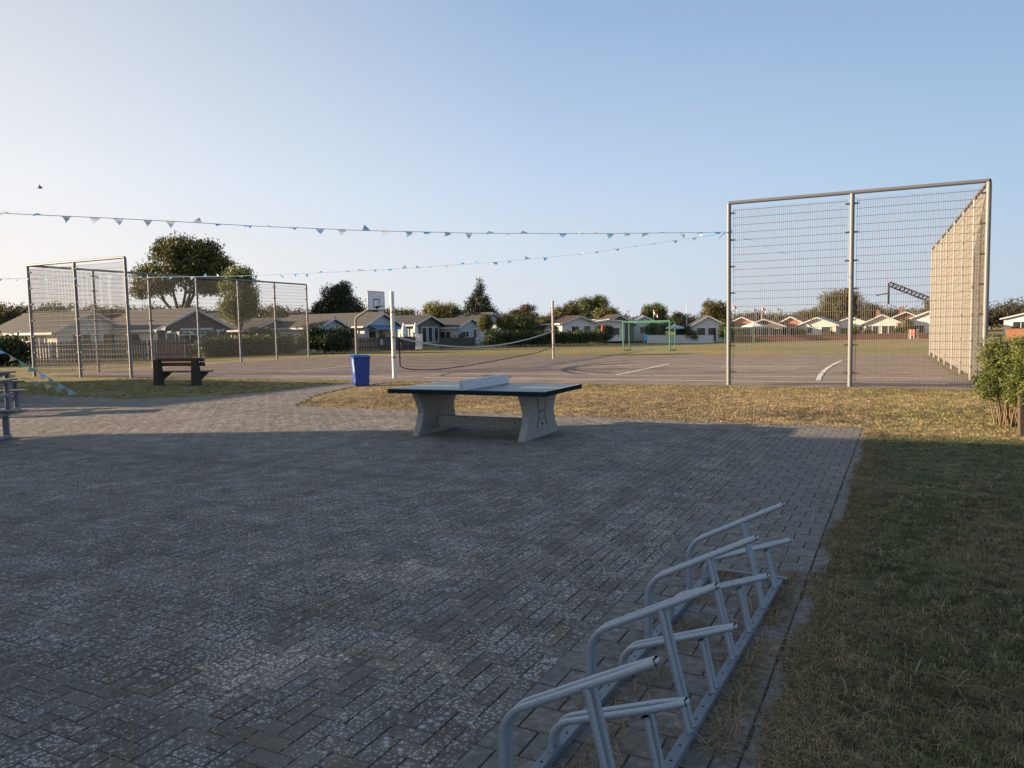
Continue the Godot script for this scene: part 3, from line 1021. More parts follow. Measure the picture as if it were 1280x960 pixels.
func build_volleyball() -> void:
	var a := Vector3(-15.43, -0.02, -22.28)
	var b := Vector3(-15.43, -0.02, -36.84)
	var k := 0
	for p in [a, b]:
		var o := thing("net_post", ["thick white net post nearest the blue bin", "weathered net post at the far side of the court"][k], "net post", p, 0.0, "posts of the sports net")
		var g := Geo.new()
		g.tube([Vector3(0, 0, 0), Vector3(0, 3.05, 0)], 0.072 if k == 0 else 0.066, 14)
		part("pole", g, M.whitepaint if k == 0 else mat(Color(0.48, 0.42, 0.34), 0.7, 0.0, "stain", 1.2), o)
		for y in [1.42, 0.72, 2.3]:
			g = Geo.new()
			g.tube([Vector3(0, y, 0), Vector3(0, y + 0.05, 0)], 0.082, 14)
			part("collar", g, M.zinc, o)
		g = Geo.new()
		g.tube([Vector3(0, 1.43, 0), Vector3(0, 1.43, -0.16 if k == 0 else 0.16)], 0.012, 6)
		part("hook", g, M.zinc, o)
		k += 1
	var n := thing("sports_net", "sagging dark net with white top tape strung across the court", "net")
	var top := []
	var bot := []
	var N := 60
	for i in N + 1:
		var t := i / float(N)
		var z := lerpf(-22.65, -36.6, t)
		top.append(Vector3(-15.43, lerpf(1.40, 1.42, t) - 0.52 * 4.0 * t * (1 - t) * (1.0 - 0.25 * (t - 0.5)), z))
		var yb := 0.40 - 0.30 * sin(PI * pow(t, 0.55)) + 0.08 * t
		if t > 0.86: yb += (t - 0.86) * 0.9
		bot.append(Vector3(-15.43 + 0.05 * sin(t * 9), yb, z))
	var g := Geo.new()
	for i in N:
		g.bar(top[i], top[i + 1] + (top[i + 1] - top[i]) * 0.02, 0.008, 0.055)
	part("top_tape", g, M.tape, n)
	g = Geo.new()
	g.tube(bot, 0.017, 6)
	part("bottom_cord", g, M.netcord, n)
	g = Geo.new()
	g.tube([top[0], bot[0]], 0.022, 6)
	g.tube([top[N], bot[N]], 0.018, 6)
	part("side_cord", g, M.netcord, n)
	g = Geo.new()
	for i in range(0, N + 1):
		g.tube([top[i], bot[i]], 0.0026, 3, false)
		if i < N: g.tube([top[i].lerp(top[i + 1], 0.5), bot[i].lerp(bot[i + 1], 0.5)], 0.0026, 3, false)
	for r in range(1, 9):
		var pts := []
		for i in range(0, N + 1, 2): pts.append(top[i].lerp(bot[i], r / 9.0))
		g.tube(pts, 0.0026, 3, false)
	var nm := part("net_mesh", g, M.netcord, n)
	g = Geo.new()
	g.tube([a + Vector3(0, 1.43, -0.16), top[0]], 0.006, 5)
	g.tube([b + Vector3(0, 1.43, 0.16), top[N]], 0.006, 5)
	part("tie_rope", g, M.netcord, n)

func build_hoop() -> void:
	var o := thing("basketball_hoop", "basketball hoop with white backboard on a bent rusty pole", "basketball hoop", Vector3(-27.3, -0.01, -35.7))
	var g := Geo.new()
	g.tube([Vector3(0, 0, 0), Vector3(0, 2.25, 0), Vector3(0.06, 2.42, -0.02), Vector3(1.0, 3.1, -0.42)], 0.075, 12)
	part("pole", g, M.steelpaint, o)
	g = Geo.new()
	g.box(Vector3(1.12, 3.36, -0.5), Vector3(0.05, 1.1, 1.62), 0.008)
	var bd := part("backboard", g, mat(Color(0.84, 0.86, 0.88), 0.5, 0.0, "grime", 0.8), o)
	g = Geo.new()
	for s in [-1, 1]:
		g.box(Vector3(1.12, 3.36, -0.5 + s * 0.79), Vector3(0.06, 1.11, 0.028))
		g.box(Vector3(1.1465, 3.22, -0.5 + s * 0.295), Vector3(0.006, 0.45, 0.05))
	g.box(Vector3(1.12, 3.90, -0.5), Vector3(0.062, 0.03, 1.64))
	g.box(Vector3(1.12, 2.83, -0.5), Vector3(0.062, 0.04, 1.64))
	g.box(Vector3(1.1467, 3.445, -0.5), Vector3(0.006, 0.05, 0.64))
	g.box(Vector3(1.1467, 2.995, -0.5), Vector3(0.006, 0.05, 0.64))
	part("board_marking", g, M.black, bd)
	g = Geo.new()
	var pts := []
	for k in 25: pts.append(Vector3(1.15 + 0.32 + 0.225 * cos(k * TAU / 24), 3.05, -0.5 + 0.225 * sin(k * TAU / 24)))
	g.tube(pts, 0.014, 8, false)
	g.box(Vector3(1.19, 3.0, -0.5), Vector3(0.10, 0.14, 0.12))
	g.tube([Vector3(1.13, 2.85, -0.5), Vector3(1.25, 3.04, -0.5)], 0.012, 6)
	part("rim", g, M.black, o)
	g = Geo.new()
	for s in [-0.3, 0.3]: g.tube([Vector3(1.0, 3.1, -0.42), Vector3(1.09, 3.45, -0.5 + s)], 0.025, 8)
	part("brace", g, M.steelpaint, o)

func build_goal(label: String, at: Vector3, turn: float) -> Node3D:
	var o := thing("football_goal", label, "goal", at, turn, "green football goals on the field")
	var W := 1.62
	for s in [-1, 1]:
		var g := Geo.new()
		g.box(Vector3(s * W, 0.96, 0), Vector3(0.08, 1.92, 0.08), 0.01)
		part("goal_post", g, M.greenpaint, o)
		g = Geo.new()
		g.box(Vector3(s * W, 0.93, -0.95), Vector3(0.06, 1.86, 0.06), 0.01)
		g.bar(Vector3(s * W, 0.04, -0.04), Vector3(s * W, 0.04, -0.92), 0.06, 0.06)
		g.bar(Vector3(s * W, 1.89, -0.04), Vector3(s * W, 1.83, -0.92), 0.05, 0.05)
		part("side_frame", g, M.greenpaint, o)
	var g3 := Geo.new()
	g3.box(Vector3(0, 1.923, 0), Vector3(W * 2 + 0.08, 0.085, 0.085), 0.01)
	part("crossbar", g3, M.greenpaint, o)
	g3 = Geo.new()
	g3.box(Vector3(0, 1.86, -0.952), Vector3(W * 2, 0.05, 0.05), 0.01)
	g3.box(Vector3(0, 0.035, -0.952), Vector3(W * 2, 0.05, 0.05), 0.01)
	part("rear_bar", g3, M.greenpaint, o)
	g3 = Geo.new()
	for k in 22:
		var x := lerpf(-W, W, k / 21.0)
		g3.tube([Vector3(x, 1.86, -0.95), Vector3(x, 0.04, -0.95)], 0.004, 3, false)
	for k in 12:
		var y := 0.1 + k * 0.15
		g3.tube([Vector3(-W, y, 0), Vector3(-W, y, -0.95), Vector3(W, y, -0.95), Vector3(W, y, 0)], 0.004, 3, false)
	part("goal_net", g3, M.greenpaint, o)
	return o

# ---------------------------------------------------------------- bunting
func pennant(sd: int, s: float) -> ArrayMesh:
	var r := RandomNumberGenerator.new()
	r.seed = sd
	var g := Geo.new()
	var w := 0.14 * s; var h := 0.20 * s
	var cur := r.randf_range(-0.6, 0.6); var sw := r.randf_range(-0.5, 0.5)
	var rows := []
	for k in 4:
		var t := k / 3.0
		var ww := w * (1.0 - t * 0.97)
		var off := Vector3(sw * t * h, -h * t * (1.0 - 0.3 * t * absf(cur)), cur * t * t * h)
		var tw := Basis(Vector3.UP, cur * t * 1.8)
		rows.append([off + tw * Vector3(-ww, 0, 0), off + tw * Vector3(ww, 0, 0)])
	for k in 3: g.quad(rows[k + 1][0], rows[k + 1][1], rows[k][1], rows[k][0])
	return g.mesh()

func bunting(label: String, pts: Array, step: float, size: float, cols: Array, first: float, flip: float) -> void:
	var o := thing("bunting", label, "bunting", Vector3.ZERO, 0.0)
	var g := Geo.new()
	g.tube(pts, 0.007, 5)
	part("cord", g, M.rope, o)
	var ms := []
	for k in 6: ms.append(pennant(100 + k, size))
	var d := first
	for i in pts.size() - 1:
		var a: Vector3 = pts[i]; var b: Vector3 = pts[i + 1]
		var L := a.distance_to(b)
		while d < L:
			var p := a.lerp(b, d / L)
			var dir := (b - a).normalized()
			var bs := Basis(dir, Vector3.UP, dir.cross(Vector3.UP)).orthonormalized()
			# wind throws many of the flags up round the cord
			var ang := rf(-1.1, 1.1)
			if R.randf() < flip: ang = rf(1.2, 3.0) * (1 if R.randf() < 0.5 else -1)
			var f := part("flag", ms[R.randi() % 6], M.cloths[cols[R.randi() % cols.size()]], o)
			f.transform = Transform3D(Basis(dir, ang) * bs * Basis(Vector3(0, 1, 0), rf(-0.35, 0.35)), p - Vector3(0, 0.004, 0))
			d += step * rf(0.85, 1.15)
		d -= L

# ---------------------------------------------------------------- plants
var clumps := []
func leaf_clump(nl: int, size: float, sd: int) -> Array:
	var r := RandomNumberGenerator.new()
	r.seed = sd
	var g := Geo.new()
	for k in nl:
		var p := Vector3(r.randfn(), r.randfn(), r.randfn()) * 0.42
		var ax := Vector3(r.randf() - 0.5, r.randf() - 0.5, r.randf() - 0.5).normalized()
		var b := Basis(ax, r.randf() * TAU)
		var s := size * r.randf_range(0.6, 1.2)
		var w := s * 0.52
		g.quad(p - b.x * w * 0.4 - b.y * s * 0.5, p + b.x * w * 0.4 - b.y * s * 0.5 + b.z * s * 0.1, p + b.x * w * 0.25 + b.y * s * 0.5, p - b.x * w * 0.35 + b.y * s * 0.45 + b.z * s * 0.12)
	var vv := PackedVector3Array(); var nn := PackedVector3Array()
	for k in g.ix:
		vv.append(g.v[k]); nn.append(g.n[k])
	return [vv, nn]

# crown: blobs [centre, radii]; a clump of leaves is put where noise leaves no gap
class Leaves:
	var v := PackedVector3Array()
	var n := PackedVector3Array()
	var c := PackedColorArray()
	var srcs := []
	func put(k: int, b: Basis, p: Vector3, s: float, col: Color) -> void:
		var a: Array = srcs[k]
		v.append_array(Transform3D(b.scaled(Vector3.ONE * s), p) * (a[0] as PackedVector3Array))
		n.append_array(Transform3D(b, Vector3.ZERO) * (a[1] as PackedVector3Array))
		var cc := PackedColorArray()
		cc.resize(a[0].size())
		cc.fill(col)
		c.append_array(cc)
	func mesh() -> ArrayMesh:
		var arr := []
		arr.resize(Mesh.ARRAY_MAX)
		arr[Mesh.ARRAY_VERTEX] = v; arr[Mesh.ARRAY_NORMAL] = n; arr[Mesh.ARRAY_COLOR] = c
		var m := ArrayMesh.new()
		m.add_surface_from_arrays(Mesh.PRIMITIVE_TRIANGLES, arr)
		return m

func new_leaves() -> Leaves:
	var l := Leaves.new()
	l.srcs = clumps
	return l

func crown(buf: Leaves, kind: int, blobs: Array, count: int, cl: float, c0: Color, c1: Color, sd: int, gap := -0.12, fr := 0.5) -> void:
	var nz := noise(fr, 2, sd)
	var tot := 0.0
	for b in blobs: tot += b[1].x * b[1].y + b[1].y * b[1].z + b[1].x * b[1].z
	for b in blobs:
		var rr: Vector3 = b[1]
		var n := int(count * (rr.x * rr.y + rr.y * rr.z + rr.x * rr.z) / tot)
		var tone := rf(-0.15, 0.25)
		for k in n:
			var d := Vector3(R.randfn(), R.randfn(), R.randfn()).normalized()
			var q := pow(R.randf(), 0.42)
			var p: Vector3 = b[0] + d * rr * q * rf(0.82, 1.12)
			if nz.get_noise_3dv(p) < gap: continue
			if p.y < 0.05: continue
			var t := clampf(0.45 + tone + 0.9 * nz.get_noise_3dv(p * 1.7 + Vector3(9, 4, 2)) + rf(-0.25, 0.25), 0, 1)
			var s := cl * rf(0.7, 1.25)
			buf.put(kind, Basis(Vector3(rf(-1, 1), rf(-1, 1), rf(-1, 1)).normalized(), R.randf() * TAU), p, s, c0.lerp(c1, t) * rf(1.0, 1.4))

func trunk(g: Geo, h: float, r: float, limbs: int, reach: float, fork: float) -> void:
	g.tube([Vector3(0, -0.1, 0), Vector3(0.02, fork * 0.5, 0.03), Vector3(-0.03, fork, 0)], [r * 1.25, r, r * 0.85], 9)
	for k in limbs:
		var a := TAU * k / limbs + rf(-0.4, 0.4)
		var e := Vector3(cos(a) * reach * rf(0.6, 1.1), h * rf(0.75, 0.98), sin(a) * reach * rf(0.6, 1.1))
		var m := Vector3(-0.03, fork, 0).lerp(e, 0.5) + Vector3(cos(a) * reach * 0.12, -h * 0.06, sin(a) * reach * 0.12)
		g.tube([Vector3(-0.02, fork * 0.93, 0), m, e], [r * 0.6, r * 0.38, r * 0.1], 6)
		for q in 2:
			var e2 := m + Vector3(rf(-1, 1), rf(0.3, 1), rf(-1, 1)) * reach * 0.5
			g.tube([m, e2], [r * 0.25, r * 0.06], 5)

# blobs are relative to the tree's foot
func tree(called: String, label: String, cat: String, at: Vector3, blobs: Array, count: int, cl: float, c0: Color, c1: Color, tr: Array, group := "", gap := -0.12, fr := 0.5, kind := 0) -> Node3D:
	var o := thing(called, label, cat, at, 0.0, group)
	var g := Geo.new()
	trunk(g, tr[0], tr[1], tr[2], tr[3], tr[4])
	part("trunk" if cat == "tree" else "stem", g, M.bark, o)
	var buf := new_leaves()
	crown(buf, kind, blobs, count, cl, c0, c1, int(absf(at.x * 13 + at.z * 7)) + 5, gap, fr)
	part("crown" if cat == "tree" else "foliage", buf, M.leaf, o)
	return o

# ---------------------------------------------------------------- houses
func house(called: String, label: String, at: Vector3, turn: float, W: float, L: float, eave: float, ridge: float, wall: Material, side: Material, roof: Material, front: Array, flank: Array, trim := "fascia") -> Node3D:
	# the gable faces local +x at x = 0; the ridge runs to -x; the flank seen faces +z
	var o := thing(called, label, "house", at, turn, "low holiday houses round the field")
	var g := Geo.new()
	g.prism([Vector2(-W / 2, -0.1), Vector2(W / 2, -0.1), Vector2(W / 2, eave), Vector2(0, ridge), Vector2(-W / 2, eave)], Vector3(-0.16, 0, 0), Vector3(0, 0, 1), Vector3(0, 1, 0), Vector3(0.16, 0, 0))
	part("gable_wall", g, wall, o)
	g = Geo.new()
	g.box(Vector3(-L / 2 - 0.08, (eave - 0.1) / 2, 0), Vector3(L - 0.16, eave + 0.1, W - 0.004))
	g.prism([Vector2(-W / 2, eave), Vector2(W / 2, eave), Vector2(0, ridge)], Vector3(-L, 0, 0), Vector3(0, 0, 1), Vector3(0, 1, 0), Vector3(0.16, 0, 0))
	part("side_wall", g, side, o)
	g = Geo.new()
	var ov := 0.45
	var sl := (ridge - eave) / (W / 2)
	for s in [-1.0, 1.0]:
		var p := [Vector2(0, ridge + 0.02), Vector2(s * (W / 2 + ov), eave + 0.02 - sl * ov), Vector2(s * (W / 2 + ov), eave + 0.15 - sl * ov), Vector2(0, ridge + 0.16)]
		g.prism(p, Vector3(-L - 0.3, 0, 0), Vector3(0, 0, 1), Vector3(0, 1, 0), Vector3(L + 0.3 + 0.38, 0, 0))
		# tile courses
		for k in 9:
			var t := (k + 0.5) / 9.0
			var zz: float = s * (W / 2 + ov) * t
			var yy: float = ridge + 0.165 - (sl * (W / 2 + ov) + 0.01) * t
			g.bar(Vector3(-L - 0.29, yy, zz), Vector3(0.37, yy, zz), 0.05, 0.035)
	g.tube([Vector3(-L - 0.3, ridge + 0.15, 0), Vector3(0.38, ridge + 0.15, 0)], 0.09, 6)
	var rf_ := part("roof", g, roof, o)
	for s in [-1.0, 1.0]:
		g = Geo.new()
		g.bar(Vector3(0.40, ridge + 0.06, 0), Vector3(0.40, eave + 0.06 - sl * ov, s * (W / 2 + ov)), 0.04, 0.17, Vector3.UP)
		part("bargeboard", g, M[trim], rf_)
	for s in [-1.0, 1.0]:
		g = Geo.new()
		g.box(Vector3(-L / 2, eave + 0.05 - sl * ov, s * (W / 2 + ov + 0.04)), Vector3(L + 0.5, 0.16, 0.06))
		part("gutter", g, M[trim], rf_)
	if int(absf(at.x * 7 + at.z * 3)) % 3 == 0 and at.z < -112.0:
		g = Geo.new()
		g.box(Vector3(-L * 0.55, ridge + 0.25, 0.5), Vector3(0.5, 0.9, 0.45), 0.02)
		g.tube([Vector3(-L * 0.55, ridge + 0.7, 0.5), Vector3(-L * 0.55, ridge + 0.95, 0.5)], 0.1, 8)
		part("chimney", g, M.brickwall, rf_)
	# openings: [along, sill, width, height, kind]
	for f in front: opening(o, Vector3(0.0, f[1] + f[3] / 2, f[0]), f[2], f[3], Vector3(0, 0, -1), Vector3(1, 0, 0), f[4] if f.size() > 4 else "window", trim)
	for f in flank: opening(o, Vector3(-f[0], f[1] + f[3] / 2, W / 2), f[2], f[3], Vector3(1, 0, 0), Vector3(0, 0, 1), f[4] if f.size() > 4 else "window", trim)
	return o

func opening(o: Node3D, c: Vector3, w: float, h: float, u: Vector3, n: Vector3, kind: String, trim: String) -> void:
	var g := Geo.new()
	var b := Basis(u, Vector3.UP, n)
	var fr := 0.09
	g.box(c + n * 0.02 + Vector3(0, h / 2 - fr / 2, 0), Vector3(w, fr, 0.10), 0.0, b)
	g.box(c + n * 0.02 - Vector3(0, h / 2 - fr / 2, 0), Vector3(w, fr, 0.12), 0.0, b)
	for s in [-1, 1]: g.box(c + n * 0.02 + u * s * (w / 2 - fr / 2), Vector3(fr, h - fr * 2, 0.10), 0.0, b)
	if w > 1.3: g.box(c + n * 0.02, Vector3(0.07, h - fr * 2, 0.09), 0.0, b)
	var f := part(kind, g, M.frame, o)
	g = Geo.new()
	g.box(c + n * 0.012, Vector3(w - fr * 1.6, h - fr * 1.6, 0.03), 0.0, b)
	part("pane", g, M.glass, f)

# the field falls away gently towards the far row of houses
func gh(x: float, z: float) -> float:
	var d := -0.4355 * x - 0.897 * z
	return -0.02 - 1.0 * smoothstep(45.0, 108.0, d) * smoothstep(-48.0, -20.0, x)

func on(x: float, z: float) -> Vector3: return Vector3(x, gh(x, z), z)

func slat_fence(label: String, pts: Array, h: float, m: Material, step: float, w: float, single: bool) -> void:
	var o := thing("wooden_fence", label, "fence")
	var sm := Geo.new()
	sm.prism([Vector2(-w / 2, 0), Vector2(w / 2, 0), Vector2(w / 2, h - w * 0.4), Vector2(w * 0.25, h), Vector2(-w * 0.25, h), Vector2(-w / 2, h - w * 0.4)], Vector3(0, 0, -0.011), Vector3(1, 0, 0), Vector3(0, 1, 0), Vector3(0, 0, 0.022))
	var shared := sm.mesh()
	var joined := Geo.new()
	for i in pts.size() - 1:
		var a: Vector2 = pts[i]; var b: Vector2 = pts[i + 1]
		var L := a.distance_to(b)
		var d := (b - a) / L
		var yaw := atan2(-d.y, d.x)
		var n := int(L / step)
		for k in n:
			var p := a + d * (k + 0.5) * step
			if single:
				var s := part("slat", shared, m, o, on(p.x, p.y) + Vector3(0, rf(-0.03, 0.03), 0), yaw)
			else:
				joined.box(on(p.x, p.y) + Vector3(0, h / 2 + rf(-0.03, 0.03), 0), Vector3(w, h, 0.022), 0.0, Basis(Vector3.UP, yaw))
		var g := Geo.new()
		var off := Vector3(-d.y, 0, d.x) * -0.035
		for y in [0.3, h - 0.3]: g.bar(on(a.x, a.y) + off + Vector3(0, y, 0), on(b.x, b.y) + off + Vector3(0, y, 0), 0.04, 0.09)
		part("rail", g, m, o)
		for k in int(L / 2.4) + 1:
			g = Geo.new()
			var p := a + d * minf(k * 2.4, L - 0.05)
			g.box(on(p.x, p.y) + off * 2.4 + Vector3(0, h / 2, 0), Vector3(0.09, h, 0.09), 0.01, Basis(Vector3.UP, yaw))
			part("post", g, m, o)
	if not single:
		var j := part("slats", joined, m, o)
		j.set_meta("kind", "stuff")

func hedge(label: String, pts: Array, w: float, h: float, count: int, c0: Color, c1: Color, cl := 0.34) -> void:
	var o := thing("hedge", label, "hedge")
	var buf := new_leaves()
	var g := Geo.new()
	for i in pts.size() - 1:
		var a: Vector2 = pts[i]; var b: Vector2 = pts[i + 1]
		var L := a.distance_to(b)
		var d := (b - a) / L
		var yaw := atan2(-d.y, d.x)
		var n := int(L / (w * 0.5)) + 1
		var blobs := []
		for k in n:
			var p := a + d * L * (k + 0.5) / n
			var hh := h * rf(0.93, 1.07)
			blobs.append([on(p.x, p.y) + Vector3(0, hh * 0.72, 0), Vector3(w * 0.62, hh * 0.32, w * 0.62)])
			blobs.append([on(p.x, p.y) + Vector3(0, hh * 0.32, 0), Vector3(w * 0.62, hh * 0.36, w * 0.62)])
			g.tube([on(p.x, p.y), on(p.x, p.y) + Vector3(rf(-0.2, 0.2), hh * 0.7, rf(-0.2, 0.2))], [0.05, 0.02], 5)
		crown(buf, 0, blobs, int(count * L / 10.0), cl, c0, c1, int(absf(a.x) * 10), -0.6)
	part("stem", g, M.bark, o).set_meta("kind", "stuff")
	part("foliage", buf, M.leaf, o)

func parasol(label: String, at: Vector3, m: Material, open: bool, r: float, h: float) -> void:
	var o := thing("parasol", label, "parasol", at)
	var g := Geo.new()
	g.tube([Vector3(0, 0, 0), Vector3(0, h, 0)], 0.03, 8)
	part("pole", g, M.whitepaint, o)
	g = Geo.new()
	if open:
		for k in 8:
			var a0 := TAU * k / 8; var a1 := TAU * (k + 1) / 8
			var e0 := Vector3(cos(a0) * r, h - r * 0.32, sin(a0) * r)
			var e1 := Vector3(cos(a1) * r, h - r * 0.32, sin(a1) * r)
			g.tri(e1, e0, Vector3(0, h, 0))
			g.quad(e0 - Vector3(0, 0.15, 0), e0, e1, e1 - Vector3(0, 0.15, 0))
	else:
		g.tube([Vector3(0, h * 0.42, 0), Vector3(0, h * 0.5, 0), Vector3(0.02, h * 0.75, 0), Vector3(0, h * 0.98, 0)], [r * 0.6, r, r * 0.8, r * 0.2], 9)
	part("canopy", g, m, o)

func flagpole(label: String, at: Vector3, h: float, cols: Array) -> void:
	var o := thing("flagpole", label, "flagpole", at, 0.0)
	var g := Geo.new()
	g.tube([Vector3(0, 0, 0), Vector3(0, h, 0)], [0.05, 0.03], 8)
	part("pole", g, M.whitepaint, o)
	for k in cols.size():
		g = Geo.new()
		for q in 4:
			var x0 := q * 0.15; var x1 := x0 + 0.15
			var y0 := h - 0.1 - k * 0.26 - x0 * 1.1; var y1 := h - 0.1 - k * 0.26 - x1 * 1.1
			g.quad(Vector3(x0, y0 - 0.26, 0.08 * sin(q * 1.5)), Vector3(x1, y1 - 0.26, 0.08 * sin(q * 1.5 + 1.5)), Vector3(x1, y1, 0.08 * sin(q * 1.5 + 1.5)), Vector3(x0, y0, 0.08 * sin(q * 1.5)))
		part("flag_stripe", g, cols[k], o)

func low_wall(called: String, label: String, a: Vector2, b: Vector2, h: float, m: Material, cap: Material) -> void:
	var o := thing(called, label, "wall")
	var g := Geo.new()
	g.bar(on(a.x, a.y) + Vector3(0, h / 2 - 0.1, 0), on(b.x, b.y) + Vector3(0, h / 2 - 0.1, 0), 0.2, h + 0.2)
	part("wall", g, m, o)
	g = Geo.new()
	g.bar(on(a.x, a.y) + Vector3(0, h + 0.03, 0), on(b.x, b.y) + Vector3(0, h + 0.03, 0), 0.28, 0.06)
	part("coping", g, cap, o)

func round_blobs(w: float, lo: float, hi: float, lobes: int, sq := 1.0) -> Array:
	var out := []
	var c := Vector3(0, (lo + hi) / 2, 0)
	var rr := Vector3(w / 2, (hi - lo) / 2, w / 2)
	out.append([c, rr * 0.72])
	for k in lobes:
		var a := k * 2.4 + rf(-0.3, 0.3)
		var e := lerpf(-0.62, 0.85, (k + 0.5) / lobes)
		var d := Vector3(cos(a) * sqrt(1 - e * e), e, sin(a) * sqrt(1 - e * e))
		out.append([c + d * rr * 0.62, rr * rf(0.30, 0.46) * Vector3(1, sq, 1)])
	return out

func _ready() -> void:
	R.seed = 7
	stage()
	textures()
	materials()
	for k in 3: clumps.append([leaf_clump(9, 0.52, 71), leaf_clump(14, 0.34, 72), leaf_clump(7, 0.75, 73)][k])
	build_ground()
	build_court()
	build_paving()
	build_grass()

	# unseen buildings added left of and behind the camera, shaped for their shadows
	var unseen_hall := thing("clubhouse", "long clubhouse outside the frame whose shadow covers the paving", "building", Vector3(-30.8, 0, -0.73), 0.095)
	var g := Geo.new()
	g.box(Vector3(11.75, 2.1, 10), Vector3(14.5, 4.4, 19.6))
	part("wall", g, M.brickwall, unseen_hall)
	g = Geo.new()
	g.box(Vector3(9.5, 5.2, 10), Vector3(19, 1.78, 20), 0.05)  # deep overhang shaped for the kink in the shadow edge
	part("roof", g, M.roofdark, unseen_hall)
	for q in [Vector3(0.3, 0, 0.3), Vector3(0.3, 0, 6.0), Vector3(0.3, 0, 12.0)]:  # posts added under the overhang, throwing thin shadow streaks
		g = Geo.new()
		g.box(q + Vector3(0, 2.15, 0), Vector3(0.16, 4.3, 0.16), 0.01)
		part("porch_post", g, M.darkwood, unseen_hall)
	var unseen_block := thing("bungalow", "bungalow outside the frame whose shadow covers the grass by the path", "building", Vector3(-39, 0, -8.2))  # made-up block, put here only for the shade it casts
	g = Geo.new()
	g.box(Vector3(0, 2.1, 0), Vector3(10, 4.4, 7.2))
	part("wall", g, M.brickwall, unseen_block)
	g = Geo.new()
	g.box(Vector3(0, 4.37, 0), Vector3(10.4, 0.14, 7.6))
	part("roof", g, M.roofdark, unseen_block)

	build_table()
	build_rack()
	build_ring()
	build_bin()
	build_bench()
	build_picnic_table("grey picnic table nearest the camera at the left edge", Vector3(-12.75, -0.004, -7.35), 0.66)
	build_picnic_table("picnic table behind the nearest one with bunting hanging over it", Vector3(-17.6, -0.004, -10.4), 0.6)
	build_picnic_table("farthest picnic table near the grass edge", Vector3(-21.3, -0.004, -12.6), 0.6)

	var rp := [Vector2(-3.76, -21.5), Vector2(-0.69, -21.5), Vector2(2.28, -21.5)]
	for k in range(1, 8): rp.append(Vector2(2.28 - 0.02 * k, -21.5 - k * 2.76))
	ball_fence("ball_stop_fence", "tall galvanised mesh fence round the right end of the court", 4.92, rp, [])
	var lp := [Vector2(-26.55, -20.35), Vector2(-29.6, -20.35), Vector2(-32.65, -20.35)]
	for k in range(1, 7): lp.append(Vector2(-32.65 - 0.167 * k, -20.35 - 3.1 * k))
	ball_fence("ball_stop_fence", "tall galvanised mesh fence round the left end of the court", 4.68, lp, [])
	build_volleyball()
	build_hoop()
	build_goal("green football goal nearer to the court", on(-13.75, -48.5), -0.12)
	build_goal("green football goal far behind the right mesh fence", on(-15.0, -92.4), 0.0)

	# bunting
	bunting("long blue and white bunting running from the fence post to the upper left", [Vector3(-3.80, 4.17, -21.46), Vector3(-6.33, 4.05, -18.87), Vector3(-8.74, 3.98, -16.41), Vector3(-10.63, 3.98, -14.48), Vector3(-12.34, 4.02, -12.74), Vector3(-13.35, 4.07, -11.7), Vector3(-14.36, 4.11, -10.67), Vector3(-15.69, 4.15, -9.31), Vector3(-19.5, 4.28, -5.4), Vector3(-23.9, 4.5, -0.9)], 0.5, 0.72, ["pale", "white", "pale", "pale", "blue"], 0.3, 0.4)
	bunting("lower sagging blue bunting running from the fence post past the left fence", [Vector3(-3.82, 4.16, -21.51), Vector3(-5.73, 3.98, -21.28), Vector3(-8.04, 3.78, -21.02), Vector3(-10.53, 3.68, -20.74), Vector3(-13.21, 3.63, -20.44), Vector3(-17.17, 3.62, -19.99), Vector3(-20.23, 3.65, -19.65), Vector3(-24.84, 3.79, -19.13), Vector3(-31.31, 4.0, -18.4), Vector3(-40.0, 4.35, -12.0)], 0.52, 0.62, ["blue", "blue", "pale", "white"], 0.4, 0.6)
	bunting("colourful bunting slanting down to the grass beside the picnic tables", [Vector3(-20.9, 0.03, -14.2), Vector3(-21.6, 0.75, -13.5), Vector3(-22.5, 1.6, -12.7), Vector3(-24.5, 3.2, -11.2)], 0.3, 0.85, ["green", "white", "red", "pale", "green", "yellow", "blue"], 0.15, 0.1)
	bunting("short colourful bunting drooping lower over the picnic tables", [Vector3(-20.95, 0.03, -14.25), Vector3(-21.3, 0.35, -13.6), Vector3(-21.9, 0.75, -12.7), Vector3(-23.2, 1.9, -11.0)], 0.3, 0.85, ["green", "white", "pale", "yellow", "green"], 0.2, 0.1)
	bunting("green and white bunting hung before the dark wooden house", [Vector3(-46.5, 2.05, -37.6), Vector3(-46.5, 1.85, -39.5), Vector3(-46.4, 1.8, -41.5), Vector3(-46.4, 2.0, -44.0)], 0.62, 1.6, ["green", "white", "green", "white"], 0.2, 0.05)
	g = Geo.new()
	for k in 3: g.tube([Vector3(-3.76, 4.14 + k * 0.02, -21.5) + Vector3(cos(k * 2.0), 0, sin(k * 2.0)) * 0.066, Vector3(-3.76, 4.16 + k * 0.02, -21.5) + Vector3(cos(k * 2.0 + 2.1), 0, sin(k * 2.0 + 2.1)) * 0.072, Vector3(-3.76, 4.15, -21.5) + Vector3(cos(k * 2.0 + 4.2), 0, sin(k * 2.0 + 4.2)) * 0.07], 0.018, 6)
	g.quad(Vector3(-3.83, 4.15, -21.45), Vector3(-4.05, 3.96, -21.38), Vector3(-4.0, 4.02, -21.38), Vector3(-3.83, 4.2, -21.45))
	var kn := part("ribbon", g, M.cloths.blue, self)
	tag(kn, "blue ribbon knotted round the left post of the right fence", "ribbon")

	# right edge shrubs
	var LG0 := Color(0.045, 0.07, 0.015); var LG1 := Color(0.15, 0.165, 0.036)
